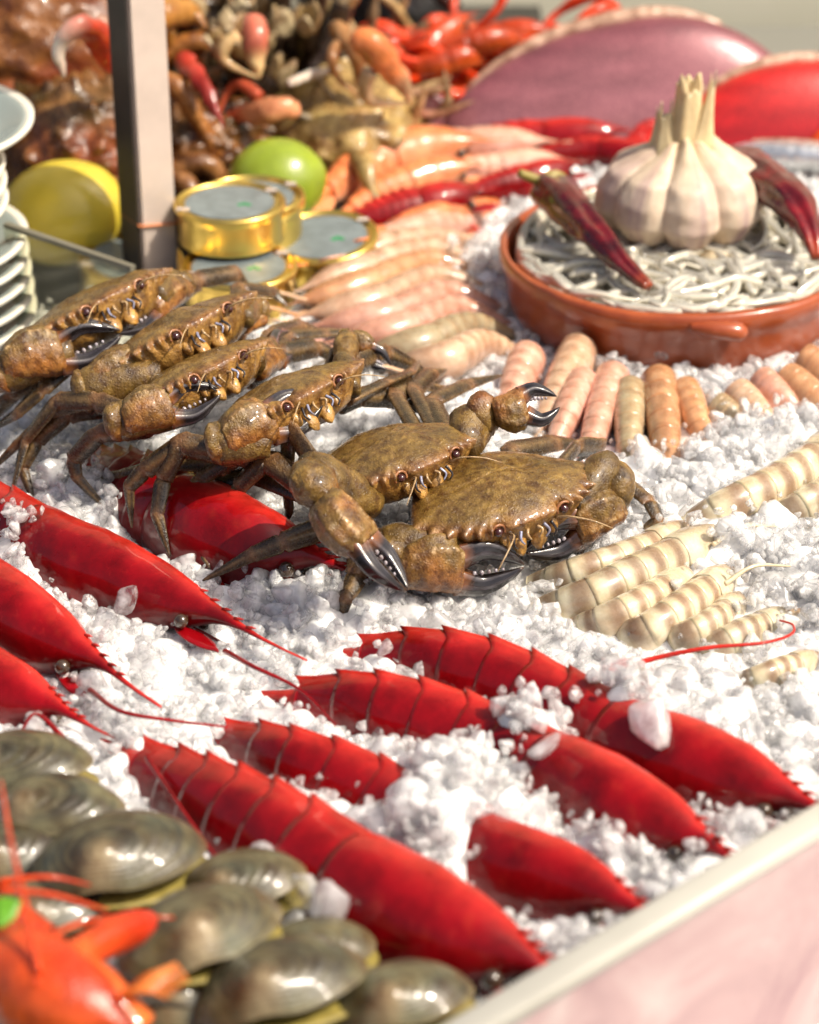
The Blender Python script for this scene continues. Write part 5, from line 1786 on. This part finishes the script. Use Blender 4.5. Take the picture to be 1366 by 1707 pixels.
# heap of bright orange crayfish
rg = np.random.default_rng(52)
k = 0
for row, (py, z, n) in enumerate(((185, .012, 6), (150, .03, 6), (115, .048, 5), (90, .062, 4))):
    for i in range(n):
        px = 665 + (i + 0.5) * (290 - 26 * row) / n + rg.uniform(-10, 10)
        a = rg.uniform(0, 2 * PI)
        c = aty(px, py + rg.uniform(-8, 8), 0.50 + rg.uniform(-0.02, 0.02))
        d = np.array([math.cos(a), math.sin(a) * 0.7, rg.uniform(-0.3, 0.5)]) * 0.026
        s = np.array([-d[1], d[0], 0.02])
        o = prawn('crayfish', 'bright orange-red crayfish in the heap left of the pink fish', 'crayfish', [c - d, c - d * 0.3 + s * 0.35, c + d * 0.5 + s * 0.2, c + d], 0.0082, 'cooked', 'crayfish heap', seed=200 + k, rost=1.0, legs=True, eye=True)
        b0 = np.array(o.location)
        for sg in (-1, 1):
            e = c + d
            q = norm(np.array([-d[1], d[0], 0.0])) * sg
            P = catmull(np.array([e - d * 0.3 + q * 0.006, e + d * 0.3 + q * 0.016 + [0, 0, 0.008], e + d * 1.0 + q * 0.012 + [0, 0, 0.014], e + d * 1.6 + q * 0.004 + [0, 0, 0.008]]), 22)
            V, F = tube(P, np.interp(np.linspace(0, 1, 22), [0, 0.4, 0.55, 0.8, 1], [0.002, 0.0025, 0.004, 0.0036, 0.0006]), 10)
            add('claw', V - b0, F, M['red'], o, np.tile(srgb('e8481c'), (len(V), 1)))
        k += 1

# ------------------------------------------------------------------ crushed ice
MOUNDS = [(780, 1335, .026, .017), (868, 1246, .015, .020), (740, 1402, .018, .015), (1048, 1212, .012, .020), (960, 1205, .014, .010), (1230, 1440, .016, .010), (1110, 1530, .016, .010), (980, 1620, .016, .010), (1010, 1440, .014, .008), (640, 1120, .012, .008), (560, 1000, .03, .004), (1150, 1480, .03, .006),
          (45, 912, .022, .020), (100, 935, .012, .012), (110, 800, .024, .014), (200, 850, .016, .010), (150, 1080, .02, .004), (620, 1010, .03, .006), (540, 1510, .018, .010), (430, 1440, .016, .005), (250, 1280, .03, .004), (850, 720, .04, .004),
          (1250, 1250, .05, .010), (1150, 860, .05, .006), (1280, 740, .04, .010), (1260, 960, .05, .010), (1100, 560, .05, .006), (800, 450, .04, .006), (940, 1560, .02, .004), (420, 900, .02, .006)]
_mp = [(at(a, b, 0.005), r, h) for a, b, r, h in MOUNDS]


def ice_h(xy, mk=1.0):
    xy = np.asarray(xy, float)
    P = np.c_[xy, np.zeros(len(xy))]
    h = 0.0045 * fbm(P, 30, 3, 5) + 0.0055
    for c, r, a in _mp:
        h = h + mk * a * np.exp(-((xy - c[:2]) ** 2).sum(1) / (r * r))
    return h


def in_ice(xy):
    """True inside the iced part of the counter."""
    x, y = xy[:, 0], xy[:, 1]
    ok = (y > -0.40) & (y < 0.50) & (x > -0.34) & (x < 0.42)
    ok &= ~((y > 0.245) & (x < -0.085)) & ~((y > 0.20) & (x < -0.16))
    return ok & in_pane(xy)


# bed: an uneven sheet of packed ice under the loose lumps
gx = np.arange(-0.36, 0.44, 0.0022)
gy = np.arange(-0.42, 0.52, 0.0022)
X, Y = np.meshgrid(gx, gy)
xy = np.c_[X.ravel(), Y.ravel()]
_c = rng.uniform([-0.36, -0.42], [0.44, 0.52], (9000, 2))
from mathutils.kdtree import KDTree
kd = KDTree(len(_c))
for i, q in enumerate(_c):
    kd.insert((q[0], q[1], 0), i)
kd.balance()
dn = np.array([kd.find((q[0], q[1], 0))[2] for q in xy])
z = ice_h(xy, 0.8) - 0.0082 + 0.004 * (1 - np.clip(dn / 0.0075, 0, 1) ** 2)
edge = in_ice(xy)
z = np.where(edge, z, -0.038)
V = np.c_[xy, z]
nx, ny = len(gx), len(gy)
F = [(j * nx + i, j * nx + i + 1, (j + 1) * nx + i + 1, (j + 1) * nx + i) for j in range(ny - 1) for i in range(nx - 1)]
bed = add('packed_ice', V, F, M['icebed'], None, None, True, block=False)
tag(bed, 'packed crushed ice under the loose lumps of ice', 'ice', kind='stuff')

# lump shapes
ico = None
import bmesh
bm = bmesh.new()
bmesh.ops.create_icosphere(bm, subdivisions=4, radius=1)
IV = np.array([v.co[:] for v in bm.verts])
IF = [tuple(v.index for v in f.verts) for f in bm.faces]
bm.free()
src = bpy.data.collections.new('ice_lump_shapes')
LUMPS = []


def lump_verts(k, rg):
    """Irregular crystal: several rounded polyhedra grown together."""
    def poly(dirs):
        nrm = norm(rg.normal(size=(rg.integers(9, 16), 3)))
        d = rg.uniform(0.62, 0.95, len(nrm))
        dots = dirs @ nrm.T
        q = np.where(dots > 0.05, d / np.maximum(dots, 0.05), 9.0)
        r = -np.log(np.exp(-26 * np.minimum(q, 3)).sum(1) + 1e-30) / 26
        return np.clip(r, 0.3, 1.25)
    r = poly(IV)
    if k % 6 == 1:
        for j in range(rg.integers(3, 7)):
            c = norm(rg.normal(size=3)) * rg.uniform(0.45, 0.8)
            rho = rg.uniform(0.28, 0.52)
            b = IV @ c
            disc = b * b - (c @ c) + rho * rho
            rj = np.where(disc > 0, b + np.sqrt(np.maximum(disc, 0)), 0) * (0.9 + 0.1 * poly(IV))
            kk = 26.0
            r = np.log(np.exp(kk * r * 0.9) + np.exp(kk * rj)) / kk
    r = r * (1 + 0.05 * fbm(IV, 1.7, 3, k * 7) + 0.015 * fbm(IV, 6.0, 2, k * 3))
    st = np.array([1.0, rg.uniform(0.6, 1.0), rg.uniform(0.45, 0.85)])
    return IV * r[:, None] * st


def shard(k, rg):
    """Broken crystal: bevelled hull of a few random points, its faces left flat."""
    n = int(rg.integers(11, 20))
    p = norm(rg.normal(size=(n, 3))) * rg.uniform(0.75, 1.1, (n, 1)) * np.array([1.0, rg.uniform(0.6, 0.95), rg.uniform(0.5, 0.8)])
    bm = bmesh.new()
    for q in p:
        bm.verts.new(q)
    r = bmesh.ops.convex_hull(bm, input=bm.verts[:])
    bmesh.ops.delete(bm, geom=[e for e in r['geom_interior'] if isinstance(e, bmesh.types.BMVert)], context='VERTS')
    bmesh.ops.dissolve_limit(bm, angle_limit=0.3, verts=bm.verts[:], edges=bm.edges[:])
    bmesh.ops.bevel(bm, geom=bm.edges[:], offset=0.09, segments=2, affect='EDGES', clamp_overlap=True)
    bmesh.ops.triangulate(bm, faces=bm.faces[:])
    bm.verts.index_update()
    V = np.array([v.co[:] for v in bm.verts])
    F = [tuple(v.index for v in f.verts) for f in bm.faces]
    bm.free()
    return V, F


rg = np.random.default_rng(3)
for k in range(18):
    mt_ = M['ice'] if k % 2 else M['ice_clear']
    if k % 3 != 2:
        V, F = shard(k, rg)
        me = mesh_of('ice_lump_shape_%02d' % k, V, F, mt_, smooth=False)
    else:
        me = mesh_of('ice_lump_shape_%02d' % k, lump_verts(k, rg), IF, mt_)
    o = bpy.data.objects.new('ice_lump_shape_%02d' % k, me)
    src.objects.link(o)
    LUMPS.append(me)

bpy.context.view_layer.update()
bv, bf, off = [], [], 0
for o in BLOCK:
    mw = np.array(o.matrix_world)
    n = len(o.data.vertices)
    co = np.empty(n * 3)
    o.data.vertices.foreach_get('co', co)
    co = co.reshape(-1, 3) @ mw[:3, :3].T + mw[:3, 3]
    bv.append(co)
    bf += [tuple(i + off for i in p.vertices) for p in o.data.polygons]
    off += n
TREE = BVHTree.FromPolygons(np.concatenate(bv).tolist(), bf)


def free(p, r, k=0.8):
    loc, nr, idx, d = TREE.find_nearest(Vector(p), 0.03)
    if loc is None:
        return True
    if (Vector(p) - loc).dot(nr) < 0 and d < 0.02:
        return False
    return d > r * k


def scatter(n, r0, r1, depth, seed, k=0.8, lift=0.0):
    rg = np.random.default_rng(seed)
    xy = np.c_[rg.uniform(-0.34, 0.42, n), rg.uniform(-0.40, 0.50, n)]
    # only what the picture and a few steps beside it can show
    d = np.hypot(xy[:, 0] * 0.92, 0)
    wlim = 0.17 + 0.19 * (xy[:, 1] + 0.45) + 0.05
    xy = xy[(np.abs(xy[:, 0]) < wlim) & in_ice(xy)]
    h = ice_h(xy)
    r = rg.uniform(r0, r1, len(xy)) * np.where(rg.random(len(xy)) < 0.12, 1.25, 1.0)
    z = h - r * 0.6 - rg.uniform(0, depth, len(xy)) + lift
    out = [(x, y, zz, rr) for (x, y), zz, rr in zip(xy, z, r) if free((x, y, zz), rr, k)]
    return np.array(out)


pts = np.concatenate([scatter(19000, 0.0060, 0.0118, 0.009, 1, 0.6), scatter(20000, 0.0028, 0.0052, 0.006, 2, 0.55, 0.001), scatter(13000, 0.0013, 0.0028, 0.005, 4, 0.45, 0.002)])
me = bpy.data.meshes.new('crushed_ice')
me.from_pydata(pts[:, :3].tolist(), [], [])
rg = np.random.default_rng(9)
n = len(pts)
a = me.attributes.new('rot', 'FLOAT_VECTOR', 'POINT')
a.data.foreach_set('vector', rg.uniform(0, 6.283, n * 3).astype(np.float32))
a = me.attributes.new('scl', 'FLOAT', 'POINT')
a.data.foreach_set('value', pts[:, 3].astype(np.float32))
a = me.attributes.new('idx', 'INT', 'POINT')
a.data.foreach_set('value', rg.integers(0, 18, n).astype(np.int32))
ice = bpy.data.objects.new('crushed_ice', me)
COL.objects.link(ice)
tag(ice, 'heaps of white crushed ice bedding the seafood', 'ice', kind='stuff')
ng = bpy.data.node_groups.new('ice_lumps', 'GeometryNodeTree')
ng.interface.new_socket('Geometry', in_out='INPUT', socket_type='NodeSocketGeometry')
ng.interface.new_socket('Geometry', in_out='OUTPUT', socket_type='NodeSocketGeometry')
N = ng.nodes
gi, go = N.new('NodeGroupInput'), N.new('NodeGroupOutput')
ci = N.new('GeometryNodeCollectionInfo')
ci.inputs['Collection'].default_value = src
ci.inputs['Separate Children'].default_value = True
ci.inputs['Reset Children'].default_value = True
ip = N.new('GeometryNodeInstanceOnPoints')


def named(nm, ty):
    x = N.new('GeometryNodeInputNamedAttribute')
    x.data_type = ty
    x.inputs['Name'].default_value = nm
    return next(o for o in x.outputs if o.enabled and o.name == 'Attribute')


ip.inputs['Pick Instance'].default_value = True
er = N.new('FunctionNodeEulerToRotation')
lk = ng.links.new
lk(gi.outputs[0], ip.inputs['Points'])
lk(ci.outputs[0], ip.inputs['Instance'])
lk(named('idx', 'INT'), ip.inputs['Instance Index'])
lk(named('rot', 'FLOAT_VECTOR'), er.inputs[0])
lk(er.outputs[0], ip.inputs['Rotation'])
lk(named('scl', 'FLOAT'), ip.inputs['Scale'])
lk(ip.outputs[0], go.inputs[0])
md = ice.modifiers.new('lumps', 'NODES')
md.node_group = ng
print('ice lumps', n)

# a few single lumps that lie apart from the heap
LOOSE = [(432, 1432, .016, .0095, 'oblong clear ice lump leaning on the nearest red prawn'), (500, 1478, .020, .0105, 'round ice lump between the clams and the nearest red prawn'), (545, 1522, .020, .0125, 'big flat ice lump just above the small olive clam'),
         (212, 998, .016, .0080, 'single ice lump against the flank of the long-beaked red prawn'), (1090, 1205, .024, .0105, 'large glassy ice lump where the rightmost red prawn head begins'), (1100, 578, .014, .0090, 'clear ice lump touching the front of the clay dish'),
         (60, 1215, .012, .0078, 'pinkish ice lump over the prawn at the left edge'), (160, 1142, .008, .0070, 'flat ice lump beside the dark prawn eye'), (905, 1240, .026, .0085, 'ice lump at the top of the mound among the red prawns')]
for i, (px, py, z, r, lb) in enumerate(LOOSE):
    o = bpy.data.objects.new('ice_lump', LUMPS[(i * 5 + 3) % 18])
    COL.objects.link(o)
    o.location = at(px, py, z)
    o.rotation_euler = (i * 1.3, i * 0.7, i * 2.1)
    o.scale = (r, r, r)
    tag(o, lb, 'ice', 'single ice lumps')
